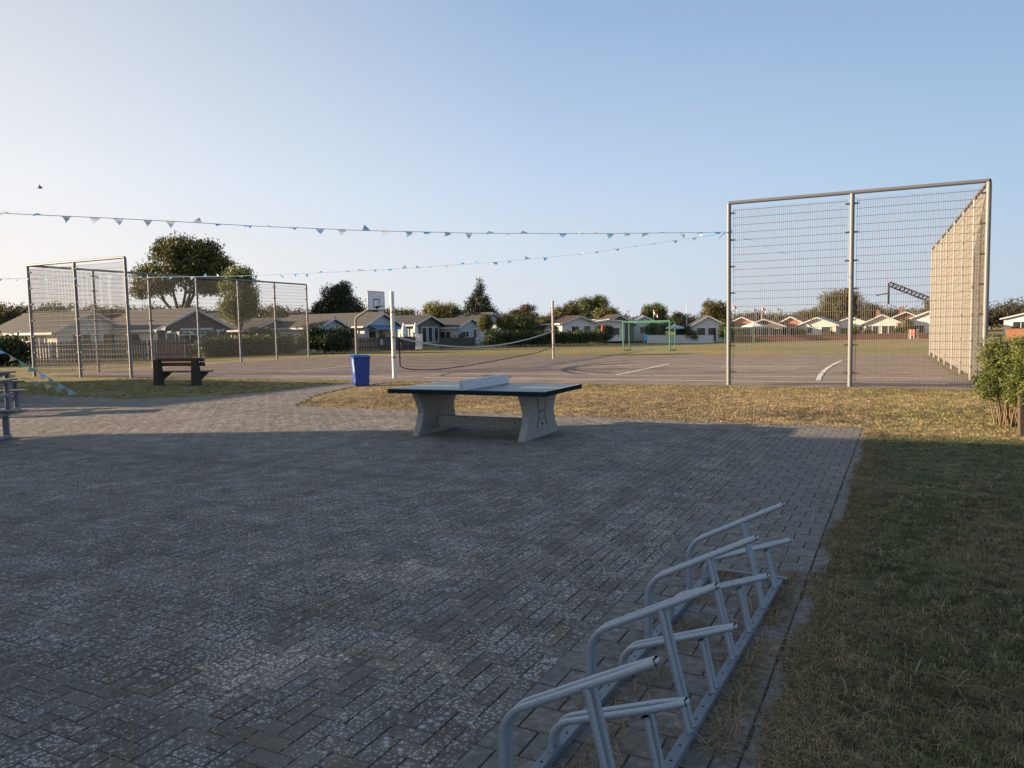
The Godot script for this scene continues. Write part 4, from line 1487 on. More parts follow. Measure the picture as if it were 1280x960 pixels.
	var sb := [[Vector3(0.05, 0.86, 0), Vector3(0.34, 0.40, 0.32)], [Vector3(-0.14, 0.62, 0.05), Vector3(0.26, 0.30, 0.28)], [Vector3(0.24, 1.02, 0.1), Vector3(0.2, 0.26, 0.2)], [Vector3(-0.18, 1.05, -0.05), Vector3(0.16, 0.22, 0.18)], [Vector3(0.22, 0.55, -0.1), Vector3(0.25, 0.26, 0.25)]]
	for q in [["green hedge shrub with bare stems at the right edge", Vector3(1.83, 0, -14.25), 3], ["leafy hedge shrub in front beside the wooden stake", Vector3(2.12, 0, -13.3), 5]]:
		var o := thing("hedge_shrub", q[0], "shrub", q[1])
		g = Geo.new()
		for k in 26:
			var a := rf(0, TAU)
			var f := Vector3(cos(a) * rf(0.02, 0.2), -0.03, sin(a) * rf(0.02, 0.16))
			var e := f * 1.9 + Vector3(rf(-0.12, 0.12), rf(0.6, 1.1), rf(-0.12, 0.12))
			g.tube([f, f.lerp(e, 0.4) + Vector3(rf(-0.05, 0.05), 0, rf(-0.05, 0.05)), e], [0.014, 0.010, 0.004], 5)
		part("stems", g, mat(Color(0.24, 0.17, 0.10), 0.9, 0.0, "wood", 3.0), o).set_meta("kind", "stuff")
		var buf := new_leaves()
		for q2 in sb.size():
			if q[2] == 3: sb[q2] = [sb[q2][0] * 1.08, sb[q2][1] * 1.12]
		crown(buf, 1, sb, 2800, 0.098, LG0, LG1, q[2], -0.28, 2.2)
		for k in 60:
			var p := Vector3(rf(-0.4, 0.4), rf(1.02, 1.32), rf(-0.3, 0.3))
			if R.randf() < 0.5: buf.put(1, Basis(Vector3.UP, R.randf() * TAU), p, 0.05, LG1 * rf(0.7, 1.2))
		part("foliage", buf, M.leaf, o)
	g = Geo.new()
	g.box(Vector3(0, 0.3, 0), Vector3(0.065, 0.7, 0.065), 0.01, Basis(Vector3(0, 0, 1), 0.03))
	var st := part("wooden_stake", g, M.bark, self, Vector3(1.86, -0.02, -13.1), 0.3)
	tag(st, "short weathered wooden stake rising into the hedge shrub at the right edge", "stake")

	# bird
	var bd := thing("bird", "small bird gliding in the pale sky at upper left", "bird", Vector3(-39.96, 9.5, -25.85), 0.9)
	bd.scale = Vector3.ONE * 0.62
	g = Geo.new()
	g.tube([Vector3(-0.22, 0.02, 0), Vector3(-0.1, 0, 0), Vector3(0.05, 0, 0), Vector3(0.16, 0.03, 0), Vector3(0.22, 0.03, 0)], [0.015, 0.05, 0.06, 0.035, 0.008], 8)
	part("body", g, M.roofdark, bd)
	for s in [-1.0, 1.0]:
		g = Geo.new()
		g.prism([Vector2(0.07, 0.0), Vector2(0.09, 0.22), Vector2(-0.04, 0.46), Vector2(-0.06, 0.2), Vector2(-0.07, 0.0)], Vector3(0, 0.02, s * 0.03), Vector3(1, 0, 0), Vector3(0, 0.42, s * 0.9), Vector3(0, 0.012, 0))
		part("wing", g, M.roofdark, bd)

	left_row()
	far_row()
	trees()

func left_row() -> void:
	house("holiday_house", "white gabled house behind the left mesh fence", Vector3(-54.1, 0, -38.3), 0.0, 5.6, 8, 2.05, 3.35, M.white, M.white, M.roofgrey, [[0.9, 0.9, 1.6, 1.0], [-1.4, 0.9, 1.2, 1.0]], [[2, 0.9, 1.4, 1.0], [5, 0.9, 1.4, 1.0]])
	house("holiday_house", "dark wooden gabled house with grey roof behind the bench", Vector3(-49.0, 0, -43.4), 0.0, 6.6, 7, 2.1, 3.5, M.darkwood, M.cream, M.roofgrey, [[0.5, 0.75, 2.2, 0.9], [-0.2, 1.95, 3.2, 0.16, "trim_board"], [2.3, 0.1, 0.9, 1.7, "door"]], [[2.6, 0.8, 1.2, 1.0]])
	house("holiday_house", "low dark roofed house right of the dark wooden one", Vector3(-49.5, 0, -53.0), 0.0, 6.0, 10, 1.9, 2.75, M.taupe, M.taupe, M.roofdark, [[0, 0.8, 1.6, 1.0]], [[3, 0.8, 1.4, 1.0]])
	house("holiday_house", "small house with pale dormer gable behind the low dark roofs", Vector3(-70, 0, -67.0), 0.2, 4.2, 8, 2.9, 4.1, M.bluegrey, M.cream, M.roofgrey, [[0, 1.2, 1.2, 1.2]], [])
	house("holiday_house", "low brown roofed house behind the dark round bush", Vector3(-56.0, 0, -66.0), 0.0, 7.0, 12, 1.9, 2.7, M.cream, M.cream, M.roofred, [], [[3, 0.7, 1.5, 1.0]])
	house("holiday_house", "small pale blue gabled house beside the dark round bush", Vector3(-44.2, 0, -54.4), 0.0, 3.4, 7, 2.05, 2.7, M.bluegrey, M.white, M.roofgrey, [[-0.3, 0.7, 2.0, 0.9], [1.2, 0.1, 0.6, 1.6, "door"]], [])
	house("holiday_house", "cream house with pale blue gable and awning behind the basketball pole", Vector3(-43.2, 0, -60.5), 0.0, 5.4, 11, 2.1, 3.15, M.bluegrey, M.cream, M.roofgrey, [[1.6, 0.5, 1.3, 1.3], [0.0, 0.5, 1.3, 1.3], [-1.6, 0.5, 1.3, 1.3]], [[1.2, 0.1, 1.0, 1.9, "door"], [3.4, 0.5, 1.3, 1.3], [5.8, 0.5, 1.3, 1.3]])
	var aw := thing("awning", "blue fabric awning stretched below the pale blue gable", "awning", Vector3(-43.18, 0, -60.5))
	var g := Geo.new()
	g.prism([Vector2(0.03, 2.12), Vector2(1.3, 1.72), Vector2(1.3, 1.68), Vector2(0.03, 2.06)], Vector3(0, 0, -2.3), Vector3(1, 0, 0), Vector3(0, 1, 0), Vector3(0, 0, 4.6))
	part("canopy", g, mat(Color(0.10, 0.20, 0.34), 0.8), aw)
	g = Geo.new()
	for z in [-2.2, 2.2]: g.tube([Vector3(0.03, 1.5, z), Vector3(1.28, 1.69, z)], 0.02, 6)
	part("arm", g, M.frame, aw)
	house("holiday_house", "brown gabled house with dark roof right of the white net post", Vector3(-43.0, 0, -68.6), 0.0, 5.0, 9, 2.15, 2.95, M.taupe, M.cream, M.roofdark, [[0.9, 0.2, 1.0, 1.7], [-0.3, 0.2, 1.0, 1.7], [-1.5, 0.2, 0.9, 1.7]], [[1.3, 0.6, 1.0, 1.2], [3.2, 0.1, 1.2, 1.8, "door"], [5.2, 0.6, 1.2, 1.2]])
	house("holiday_house", "white gabled house with cream flank behind the sagging net", Vector3(-41.0, 0, -73.9), 0.0, 5.2, 7, 1.8, 2.6, M.bluegrey, M.cream, M.roofdark, [[0.9, 0.6, 1.5, 0.8], [-1.2, 0.4, 0.9, 1.2]], [[1.5, 0.5, 1.4, 0.9], [4, 0.5, 1.4, 0.9]])
	house("holiday_house", "dark roofed house with white end gable left of the round topiary trees", Vector3(-44.5, 0, -86.0), -0.25, 5.4, 9, 2.2, 3.4, M.white, M.taupe, M.roofdark, [[0, 0.8, 1.4, 1.0]], [[3, 0.8, 1.4, 1.0]])
	house("holiday_house", "white walled house with dark red roof behind the far net post", Vector3(-34.0, 0, -89.5), -0.55, 5.2, 7, 2.0, 2.75, M.white, M.white, M.roofred, [[0.6, 0.5, 1.3, 1.2], [-1.3, 0.5, 1.2, 1.2]], [[1.6, 0.5, 1.8, 1.2], [4.4, 0.5, 1.4, 1.2]])
	house("holiday_house", "pale flat looking house with porch right of the dark red roof", Vector3(-31.3, -0.3, -93.2), -0.75, 4.6, 7, 2.3, 2.55, M.white, M.white, M.roofpale, [[0.8, 0.2, 1.2, 1.6, "door"], [-1.0, 0.6, 1.2, 1.1]], [[2, 0.6, 1.4, 1.1]])
	house("holiday_house", "red roofed house with twin gable seen above the green goal's left post", Vector3(-31.0, -0.4, -96.6), -1.0, 4.0, 7, 2.2, 3.3, M.taupe, M.taupe, M.roofred, [[0, 1.9, 1.0, 0.7], [0.9, 0.5, 1.0, 1.1]], [])
	house("holiday_house", "blue grey roofed house behind the green goal", Vector3(-29.0, -0.5, -101.5), -1.2, 4.2, 9, 2.2, 3.2, M.white, M.white, mat(Color(0.16, 0.2, 0.25), 0.7, 0.0, "grime", 0.7), [[0, 0.9, 1.4, 1.0]], [[2, 0.9, 1.2, 1.0]])

	slat_fence("weathered picket fence behind the left mesh fence", [Vector2(-49.5, -28.0), Vector2(-44.9, -35.9), Vector2(-43.8, -38.6)], 1.35, M.fencewood, 0.155, 0.115, true)
	slat_fence("dark plank fence behind the basketball pole", [Vector2(-39.3, -50.0), Vector2(-37.2, -56.6), Vector2(-37.0, -58.2)], 1.15, M.fencewood, 0.17, 0.14, true)
	slat_fence("grey plank fence behind the sagging net left of the hedge", [Vector2(-36.7, -60.6), Vector2(-35.7, -65.6)], 0.95, M.fencewood, 0.18, 0.15, false)
	var D0 := Color(0.018, 0.030, 0.010); var D1 := Color(0.055, 0.075, 0.022)
	hedge("dark clipped hedge at the far left edge", [Vector2(-52.0, -23.5), Vector2(-46.6, -28.6)], 1.4, 1.65, 2600, D0, D1)
	hedge("long clipped hedge behind the left mesh fence", [Vector2(-43.6, -39.2), Vector2(-41.2, -46.0)], 1.1, 1.3, 2600, Color(0.04, 0.065, 0.016), Color(0.10, 0.13, 0.04))
	hedge("long dark hedge below the topiary trees", [Vector2(-35.0, -66.8), Vector2(-32.8, -70.4), Vector2(-29.4, -78.5), Vector2(-28.4, -84.0)], 1.2, 1.5, 2200, D0, Color(0.06, 0.085, 0.02))
	var o := thing("cabinet", "white upright cabinet standing at the end of the plank fence", "cabinet", Vector3(-34.6, -0.02, -53.7), 0.35)
	g = Geo.new()
	g.box(Vector3(0, 0.62, 0), Vector3(0.5, 1.24, 0.62), 0.02)
	part("body", g, M.white, o)
	g = Geo.new()
	g.box(Vector3(0, 1.255, 0), Vector3(0.56, 0.05, 0.68), 0.01)
	part("lid", g, M.fascia, o)
	o = thing("notice_disc", "round red disc on a short post by the plank fence", "sign", Vector3(-35.9, -0.02, -52.9), 0.55)
	g = Geo.new()
	g.tube([Vector3(0, 0.95, 0), Vector3(0.05, 0.95, 0)], 0.42, 20)
	part("disc", g, M.redpaint, o)
	g = Geo.new()
	g.tube([Vector3(0.025, 0, 0), Vector3(0.025, 0.6, 0)], 0.04, 8)
	part("post", g, M.fencelight, o)
	g = Geo.new()
	var pts := []
	for k in 25: pts.append(Vector3(0.0, 0.62 + cos(k * TAU / 24) * 0.2, sin(k * TAU / 24) * 0.2))
	g.tube(pts, 0.055, 8, false)
	var rg := part("lifebuoy", g, M.whitepaint, self, Vector3(-38.15, 0, -53.35), 0.3)
	tag(rg, "white ring hung on the dark plank fence behind the basketball pole", "ring")
	var k := 0
	for q in [["pale blue towel draped over the picket fence", Vector3(-47.72, 0.72, -30.95), 0.62, 1.05, mat(Color(0.38, 0.50, 0.62), 0.9)], ["green towel draped over the picket fence", Vector3(-46.85, 0.92, -32.42), 0.6, 0.62, mat(Color(0.05, 0.22, 0.14), 0.9)]]:
		g = Geo.new()
		for j in 5:
			var x0: float = lerpf(-0.5, 0.5, j / 5.0) * q[2]
			var x1: float = lerpf(-0.5, 0.5, (j + 1) / 5.0) * q[2]
			g.box(Vector3((x0 + x1) / 2, 0, 0.012 * sin(j * 2.0)), Vector3(x1 - x0 + 0.004, q[3] * rf(0.93, 1.03), 0.03))
		var tw := part("towel", g, q[4], self, q[1], -1.05 + PI)
		tag(tw, q[0], "towel")
	parasol("closed white parasol left of its twin before the cream porch", Vector3(-39.6, 0, -58.9), M.flagwhite, false, 0.28, 2.3)
	parasol("closed white parasol next to the brown gabled house", Vector3(-38.9, 0, -59.8), M.flagwhite, false, 0.28, 2.3)
	parasol("open white parasol between the two topiary trees", Vector3(-36.5, 0, -71.8), M.flagwhite, true, 1.3, 2.0)
	parasol("folded red parasol at the end of the long dark hedge", Vector3(-28.6, -0.1, -82.9), M.redpaint, false, 0.25, 1.9)

func far_row() -> void:
	var f := -PI / 2
	house("holiday_house", "white gabled house with porch left of the right mesh fence", on(-21.6, -107.6), f + 0.3, 4.7, 8, 2.3, 3.6, M.cream, M.white, M.roofdark, [[1.0, 0.3, 1.3, 1.8], [-0.5, 0.1, 1.2, 2.0, "door"], [-1.75, 0.6, 0.8, 1.2]], [[3, 0.8, 1.2, 1.0]])
	house("holiday_house", "pinkish house behind the large white awning", on(-18.4, -116.0), f, 4.4, 8, 2.4, 3.4, M.terracotta, M.terracotta, M.rooforange, [[0, 0.8, 1.4, 1.1]], [])
	house("holiday_house", "house with pale sloping roof seen left of the centre fence post", on(-14.8, -112.0), f + 0.1, 5.0, 6, 2.1, 3.0, M.taupe, M.taupe, M.white, [[1.2, 0.2, 1.0, 1.7, "door"], [-0.2, 0.2, 1.2, 1.7], [-1.6, 0.5, 0.9, 1.3]], [])
	house("holiday_house", "terracotta gabled house behind the mesh fence", on(-11.6, -116.5), f - 0.1, 4.2, 8, 2.2, 3.3, M.terracotta, M.terracotta, M.rooforange, [[-0.6, 0.3, 1.6, 1.5], [1.0, 0.7, 0.9, 1.0]], [])
	house("holiday_house", "cream gabled house with small dark window behind the mesh fence", on(-8.1, -116.0), f - 0.05, 5.0, 8, 2.1, 3.1, M.cream, M.white, M.roofpale, [[0.9, 0.9, 0.8, 0.9], [-1.2, 0.9, 1.3, 1.0]], [[2, 0.9, 1.2, 1.0]])
	house("holiday_house", "cream house half hidden behind the centre fence post", on(-3.8, -118.5), f, 4.6, 8, 2.2, 3.1, M.cream, M.cream, M.roofpale, [[-1.0, 0.5, 1.4, 1.4], [0.9, 0.7, 1.1, 1.0]], [])
	house("holiday_house", "cream gabled house with glazed green veranda right of the centre fence post", on(0.2, -117.5), f, 4.6, 9, 2.2, 3.3, M.cream, M.cream, M.roofpale, [[1.2, 0.2, 1.8, 1.7], [-0.8, 0.2, 1.8, 1.7]], [])
	house("holiday_house", "house with long white roof edge near the end of the mesh fence", on(6.0, -119.5), f - 0.2, 6.4, 9, 2.3, 3.6, M.white, M.white, M.roofgrey, [[-1.6, 0.5, 1.6, 1.4], [1.2, 0.5, 1.6, 1.4]], [])
	house("holiday_house", "red roofed house behind the cream gables", on(3.4, -128.0), f, 5.0, 9, 2.6, 3.7, M.brickwall, M.brickwall, M.rooforange, [[0, 0.9, 1.4, 1.0]], [])
	house("holiday_house", "white house with dark picture windows at the right edge", on(19.6, -126.0), f - 0.15, 8.0, 9, 2.5, 3.5, M.white, M.white, M.roofdark, [[2.0, 0.4, 2.0, 1.7], [-0.9, 0.2, 2.0, 1.9], [-3.2, 0.4, 1.0, 1.7]], [[2, 0.7, 1.4, 1.2]])
	low_wall("garden_wall", "low white garden wall behind the green goal", Vector2(-28.0, -99.0), Vector2(-20.4, -104.9), 1.0, M.white, M.white)
	low_wall("garden_wall", "low red brick garden wall along the far gardens behind the fence", Vector2(-19.1, -107.5), Vector2(7.2, -115.5), 0.75, M.brickwall, M.terracotta)
	low_wall("planter_wall", "brown timber planter wall before the white house at the right edge", Vector2(14.6, -116.0), Vector2(24.0, -116.0), 1.1, M.terracotta, M.brickwall)
	var tp := thing("trampoline_net", "red play enclosure standing in front of the far gardens", "trampoline", on(4.0, -113.6))
	var g := Geo.new()
	for k in 8:
		var a := k * TAU / 8
		g.tube([Vector3(cos(a) * 0.55, 0, sin(a) * 0.55), Vector3(cos(a) * 0.55, 1.3, sin(a) * 0.55)], 0.03, 6)
	part("pole", g, M.whitepaint, tp)
	g = Geo.new()
	g.tube([Vector3(0, 0.45, 0), Vector3(0, 1.25, 0)], 0.5, 12)
	part("cover", g, mat(Color(0.5, 0.09, 0.03), 0.7), tp)
	parasol("large pale open parasol before the terrace behind the mesh fence", on(-15.6, -108.8), M.flagwhite, true, 1.7, 2.7)
	parasol("pale blue open parasol near the white garden wall", on(-24.6, -100.5), M.bluegrey, true, 1.3, 2.5)
	var ch := thing("garden_chair", "pale green garden chair beside the white garden wall", "chair", on(-27.5, -96.9), 0.4)
	g = Geo.new()
	g.box(Vector3(0, 0.45, 0), Vector3(0.5, 0.05, 0.5), 0.01)
	part("seat", g, M.cloths.pale, ch)
	g = Geo.new()
	g.box(Vector3(0, 0.8, -0.23), Vector3(0.5, 0.7, 0.05), 0.01)
	part("backrest", g, M.cloths.pale, ch)
	for x in [-0.22, 0.22]:
		for z in [-0.22, 0.22]:
			g = Geo.new()
			g.box(Vector3(x, 0.21, z), Vector3(0.04, 0.43, 0.04))
			part("leg", g, M.frame, ch)
	flagpole("flagpole with red and white flag left of its twin behind the fence", on(-20.0, -118.0), 5.6, [M.flagred, M.flagwhite])
	flagpole("flagpole with red and white flag above the pale parasol", on(-16.0, -119.0), 5.2, [M.flagred, M.flagwhite])
	flagpole("flagpole with faded red flag before the round green tree", on(-29.6, -108.4), 4.6, [M.flagred, M.flagwhite])
	var vp := thing("weather_vane_pole", "thin white pole with a small wind vane above the far trees", "pole", on(-26.4, -115.4), 0.0)
	g = Geo.new()
	g.tube([Vector3(0, 0, 0), Vector3(0, 5.5, 0)], [0.09, 0.05], 8)
	part("pole", g, M.whitepaint, vp)
	g = Geo.new()
	for k in 3: g.bar(Vector3(0, 5.2, 0.06), Vector3(sin(k * TAU / 3) * 0.7, 5.2 + cos(k * TAU / 3) * 0.7, 0.06), 0.05, 0.03)
	part("vane", g, M.whitepaint, vp)
	# slim mast with a slanting lattice arm
	var la := thing("lattice_mast", "dark lattice arm with red ends slanting down from a slim mast", "mast", on(1.1, -168.0), 0.0)
	g = Geo.new()
	g.tube([Vector3(0.1, 0, 0.3), Vector3(0.1, 12.2, 0.3)], [0.08, 0.04], 8)
	part("pole", g, M.whitepaint, la)
	g = Geo.new()
	g.box(Vector3(0.35, 7.8, 0), Vector3(0.32, 4.2, 0.3), 0.03)
	part("mast_head", g, M.black, la)
	g = Geo.new()
	var a0 := Vector3(0.4, 9.65, 0); var a1 := Vector3(8.3, 6.05, -3.0)
	var up := Vector3(0.33, 0.72, 0)
	g.bar(a0 + up * 0.5, a1 + up * 0.5, 0.2, 0.24); g.bar(a0 - up * 0.5, a1 - up * 0.5, 0.2, 0.24)
	for k in 13:
		var p := a0.lerp(a1, k / 12.0)
		g.bar(p + up * 0.5, p - up * 0.5, 0.3, 0.3)
		if k < 12: g.bar(p + up * 0.5, a0.lerp(a1, (k + 1) / 12.0) - up * 0.5, 0.06, 0.06)
	part("lattice_arm", g, M.black, la)
	g = Geo.new()
	g.box(a0 + Vector3(0.1, 0.05, 0), Vector3(0.4, 0.4, 0.5), 0.03)
	g.box(a1, Vector3(0.8, 1.2, 0.5), 0.03)
	g.bar(Vector3(-1.9, 7.45, 1.0), Vector3(0.25, 7.9, 0), 0.3, 0.22)
	part("red_end", g, M.redpaint, la)

func trees() -> void:
	var br0 := Color(0.042, 0.044, 0.015); var br1 := Color(0.15, 0.125, 0.035)
	var dk0 := Color(0.014, 0.024, 0.010); var dk1 := Color(0.045, 0.062, 0.02)
	var gr0 := Color(0.035, 0.055, 0.014); var gr1 := Color(0.12, 0.135, 0.035)
	var ye0 := Color(0.07, 0.075, 0.02); var ye1 := Color(0.21, 0.19, 0.05)
	var crown_blobs := [[Vector3(0, 10.4, 0), Vector3(3.1, 2.2, 3.0)], [Vector3(-3.6, 9.0, 0.4), Vector3(2.2, 1.4, 2.4)], [Vector3(-5.2, 7.2, 0.6), Vector3(1.6, 1.2, 2.0)], [Vector3(2.8, 9.2, -0.8), Vector3(2.6, 2.3, 2.6)], [Vector3(3.6, 11.0, -1.2), Vector3(1.7, 1.7, 1.7)], [Vector3(1.0, 12.0, -0.2), Vector3(2.2, 1.4, 2.0)], [Vector3(-0.6, 7.7, 2.0), Vector3(2.8, 1.2, 2.2)], [Vector3(4.5, 7.6, -1.0), Vector3(1.8, 1.3, 2.0)], [Vector3(-1.6, 11.8, 0), Vector3(1.6, 1.3, 1.6)], [Vector3(5.2, 9.9, -2), Vector3(1.2, 0.9, 1.2)], [Vector3(1.5, 8.0, -2.4), Vector3(3.0, 1.4, 2.2)]]
	tree("broadleaf_tree", "large spreading tree with browning leaves behind the dark wooden house", "tree", Vector3(-76.3, 0, -65.6), crown_blobs, 6800, 0.6, Color(0.034, 0.046, 0.013), Color(0.135, 0.135, 0.033), [11.0, 0.42, 5, 3.2, 3.6], "", -0.11, 0.34)
	tree("broadleaf_tree", "slender green tree right of the large spreading tree", "tree", Vector3(-50.1, 0, -49.3), [[Vector3(0, 5.4, 0), Vector3(1.5, 1.6, 1.5)], [Vector3(-0.2, 3.8, 0), Vector3(1.6, 1.2, 1.6)], [Vector3(0.4, 6.6, 0), Vector3(1.0, 0.9, 1.0)], [Vector3(-0.9, 6.4, 0), Vector3(0.8, 0.8, 0.9)], [Vector3(1.0, 4.2, 0), Vector3(0.9, 1.0, 0.9)]], 2600, 0.36, Color(0.05, 0.075, 0.018), Color(0.19, 0.21, 0.055), [6.0, 0.14, 5, 1.0, 1.8], "", -0.2, 0.8)
	tree("pine_tree", "dark dense pine left of the basketball backboard", "tree", Vector3(-59.4, 0, -73.8), [[Vector3(0.4, 5.6, 0), Vector3(2.0, 1.7, 2.0)], [Vector3(1.5, 4.3, -0.5), Vector3(1.9, 1.6, 1.8)], [Vector3(-1.4, 4.1, 0.4), Vector3(1.8, 1.2, 1.6)], [Vector3(-2.0, 3.0, 0.8), Vector3(1.6, 0.9, 1.5)], [Vector3(0.8, 3.0, 0), Vector3(2.2, 0.9, 2.0)], [Vector3(0.9, 6.9, -0.3), Vector3(0.9, 0.7, 0.9)]], 3600, 0.42, dk0, dk1, [6.4, 0.25, 6, 1.7, 2.4], "", -0.2, 0.8)
	tree("broadleaf_tree", "yellow green bushy tree left of the dark spruce", "tree", Vector3(-52.8, 0, -88.1), round_blobs(6.4, 1.0, 5.5, 10), 2400, 0.45, ye0, ye1, [4.6, 0.18, 5, 1.9, 1.4], "", -0.3, 0.7)
	var sp := []
	for k in 9:
		var t := k / 8.0
		var n := int(lerpf(6, 1, t))
		for q in n:
			var a := q * TAU / n + k * 0.7
			var rr := lerpf(3.6, 0.15, pow(t, 0.8))
			sp.append([Vector3(cos(a) * rr * 0.7, lerpf(2.0, 7.5, t), sin(a) * rr * 0.7), Vector3(lerpf(1.35, 0.4, t), lerpf(0.62, 0.6, t), lerpf(1.35, 0.4, t))])
	tree("spruce_tree", "tall dark spruce behind the sagging net", "tree", Vector3(-47.5, 0, -88.4), sp, 3600, 0.40, Color(0.016, 0.026, 0.016), Color(0.045, 0.06, 0.03), [7.0, 0.22, 7, 1.4, 4.5], "", -0.3, 0.9)
	for q in [["clipped round topiary tree left of the white parasol", Vector3(-36.5, 0, -69.2), 1.5], ["clipped round topiary tree right of the white parasol", Vector3(-34.75, 0, -70.3), 1.9]]:
		tree("topiary_tree", q[0], "tree", q[1], [[Vector3(0, 2.15, 0), Vector3(q[2] / 2, 0.92, q[2] / 2)]], 900, 0.24, Color(0.05, 0.06, 0.018), Color(0.13, 0.14, 0.04), [2.2, 0.07, 4, 0.4, 1.2], "topiary trees beyond the net", -0.6)
	tree("pine_tree", "flat topped brownish pine behind the bushes left of the far net post", "tree", Vector3(-49.7, 0, -107.4), [[Vector3(0.4, 4.5, 0), Vector3(1.3, 0.55, 1.3)], [Vector3(-1.2, 3.6, 0), Vector3(1.6, 0.8, 1.6)], [Vector3(1.0, 3.4, 0), Vector3(1.4, 0.9, 1.4)]], 1100, 0.4, Color(0.04, 0.036, 0.018), Color(0.12, 0.085, 0.04), [4.3, 0.16, 4, 1.3, 2.2], "", -0.25)
	tree("garden_bush", "broad green garden bush left of the far net post", "shrub", Vector3(-40.8, 0, -87.2), round_blobs(3.6, 0.3, 3.3, 7), 1500, 0.34, gr0, gr1, [2.4, 0.08, 5, 1.0, 0.6], "", -0.4)
	tree("garden_bush", "lighter garden bush just behind the far net post", "shrub", Vector3(-38.6, 0, -90.0), round_blobs(3.0, 0.3, 3.5, 6), 1200, 0.34, gr0, ye1, [2.4, 0.08, 5, 1.0, 0.6], "", -0.4)
	tree("broadleaf_tree", "brownish round tree at the left of the clump beyond the far net post", "tree", Vector3(-41.7, 0, -104.6), round_blobs(4.4, 0.8, 5.6, 9), 1300, 0.42, br0, Color(0.12, 0.095, 0.03), [3.8, 0.15, 5, 1.0, 1.2])
	tree("broadleaf_tree", "green tree in the middle of the clump beyond the far net post", "tree", Vector3(-42.3, 0, -112.0), round_blobs(4.6, 1.0, 6.2, 9), 1300, 0.42, gr0, gr1, [4.2, 0.15, 5, 1.1, 1.4])
	tree("broadleaf_tree", "tallest green tree of the clump beyond the far net post", "tree", Vector3(-39.0, 0, -109.2), round_blobs(5.2, 1.0, 7.0, 11), 2200, 0.42, gr0, Color(0.09, 0.12, 0.03), [4.8, 0.18, 5, 1.2, 1.5])
	tree("broadleaf_tree", "pale yellow green tree right of the clump beyond the far net post", "tree", Vector3(-35.6, -0.2, -105.4), round_blobs(5.0, 0.5, 5.0, 9), 1700, 0.42, ye0, ye1, [3.4, 0.15, 5, 1.3, 1.0])
	tree("broadleaf_tree", "round green tree behind the faded red flag", "tree", Vector3(-31.7, -0.6, -116.1), round_blobs(4.4, 0.8, 6.0, 11), 2000, 0.42, gr0, Color(0.13, 0.16, 0.035), [4.6, 0.18, 6, 1.2, 1.4])
	tree("broadleaf_tree", "low dark tree right of the round green tree", "tree", Vector3(-29.0, -0.7, -121.8), round_blobs(3.6, 0.6, 4.5, 7), 1100, 0.42, dk0, dk1, [3.4, 0.15, 5, 1.0, 1.0])
	tree("broadleaf_tree", "brown green tree behind the white gabled house with porch", "tree", Vector3(-26.5, -0.8, -137.5), round_blobs(5.4, 1.0, 6.9, 10), 1700, 0.5, br0, br1, [5.2, 0.2, 5, 1.5, 1.6])
	tree("broadleaf_tree", "wide brown green tree behind the centre fence post", "tree", Vector3(-7.2, -0.9, -163.6), [[Vector3(0, 5.2, 0), Vector3(3.6, 3.0, 3.2)], [Vector3(-3.2, 3.8, 0.5), Vector3(2.4, 2.0, 2.4)], [Vector3(3.0, 4.8, 0), Vector3(2.4, 2.6, 2.4)], [Vector3(1.4, 7.2, 0), Vector3(2.4, 1.6, 2.2)], [Vector3(-1.6, 6.8, 0.3), Vector3(2.2, 1.7, 2.0)], [Vector3(4.4, 3.2, 0), Vector3(1.5, 1.6, 1.6)]], 3000, 0.6, br0, Color(0.15, 0.125, 0.035), [7.0, 0.35, 6, 3.0, 2.2])
	tree("broadleaf_tree", "lower brown tree left of the wide tree behind the fence", "tree", Vector3(-13.0, -0.9, -161.0), round_blobs(6.4, 0.6, 4.9, 8), 1500, 0.55, br0, br1, [4.0, 0.2, 5, 1.8, 1.2])
	tree("broadleaf_tree", "dark round tree left of the slim mast", "tree", Vector3(-1.0, -0.9, -155.7), round_blobs(4.6, 0.6, 6.2, 8), 1500, 0.5, dk0, Color(0.065, 0.05, 0.022), [4.8, 0.2, 5, 1.3, 1.2])
	tree("broadleaf_tree", "low dark tree below the lattice arm", "tree", Vector3(3.6, -0.9, -168.6), round_blobs(4.2, 0.6, 5.0, 7), 1000, 0.5, dk0, dk1, [3.8, 0.18, 5, 1.2, 1.0])
	tree("broadleaf_tree", "dark tree where the lattice arm ends", "tree", Vector3(7.6, -0.9, -143.1), round_blobs(3.4, 0.6, 6.0, 8), 1300, 0.45, dk0, br1, [4.8, 0.18, 5, 1.0, 1.2])
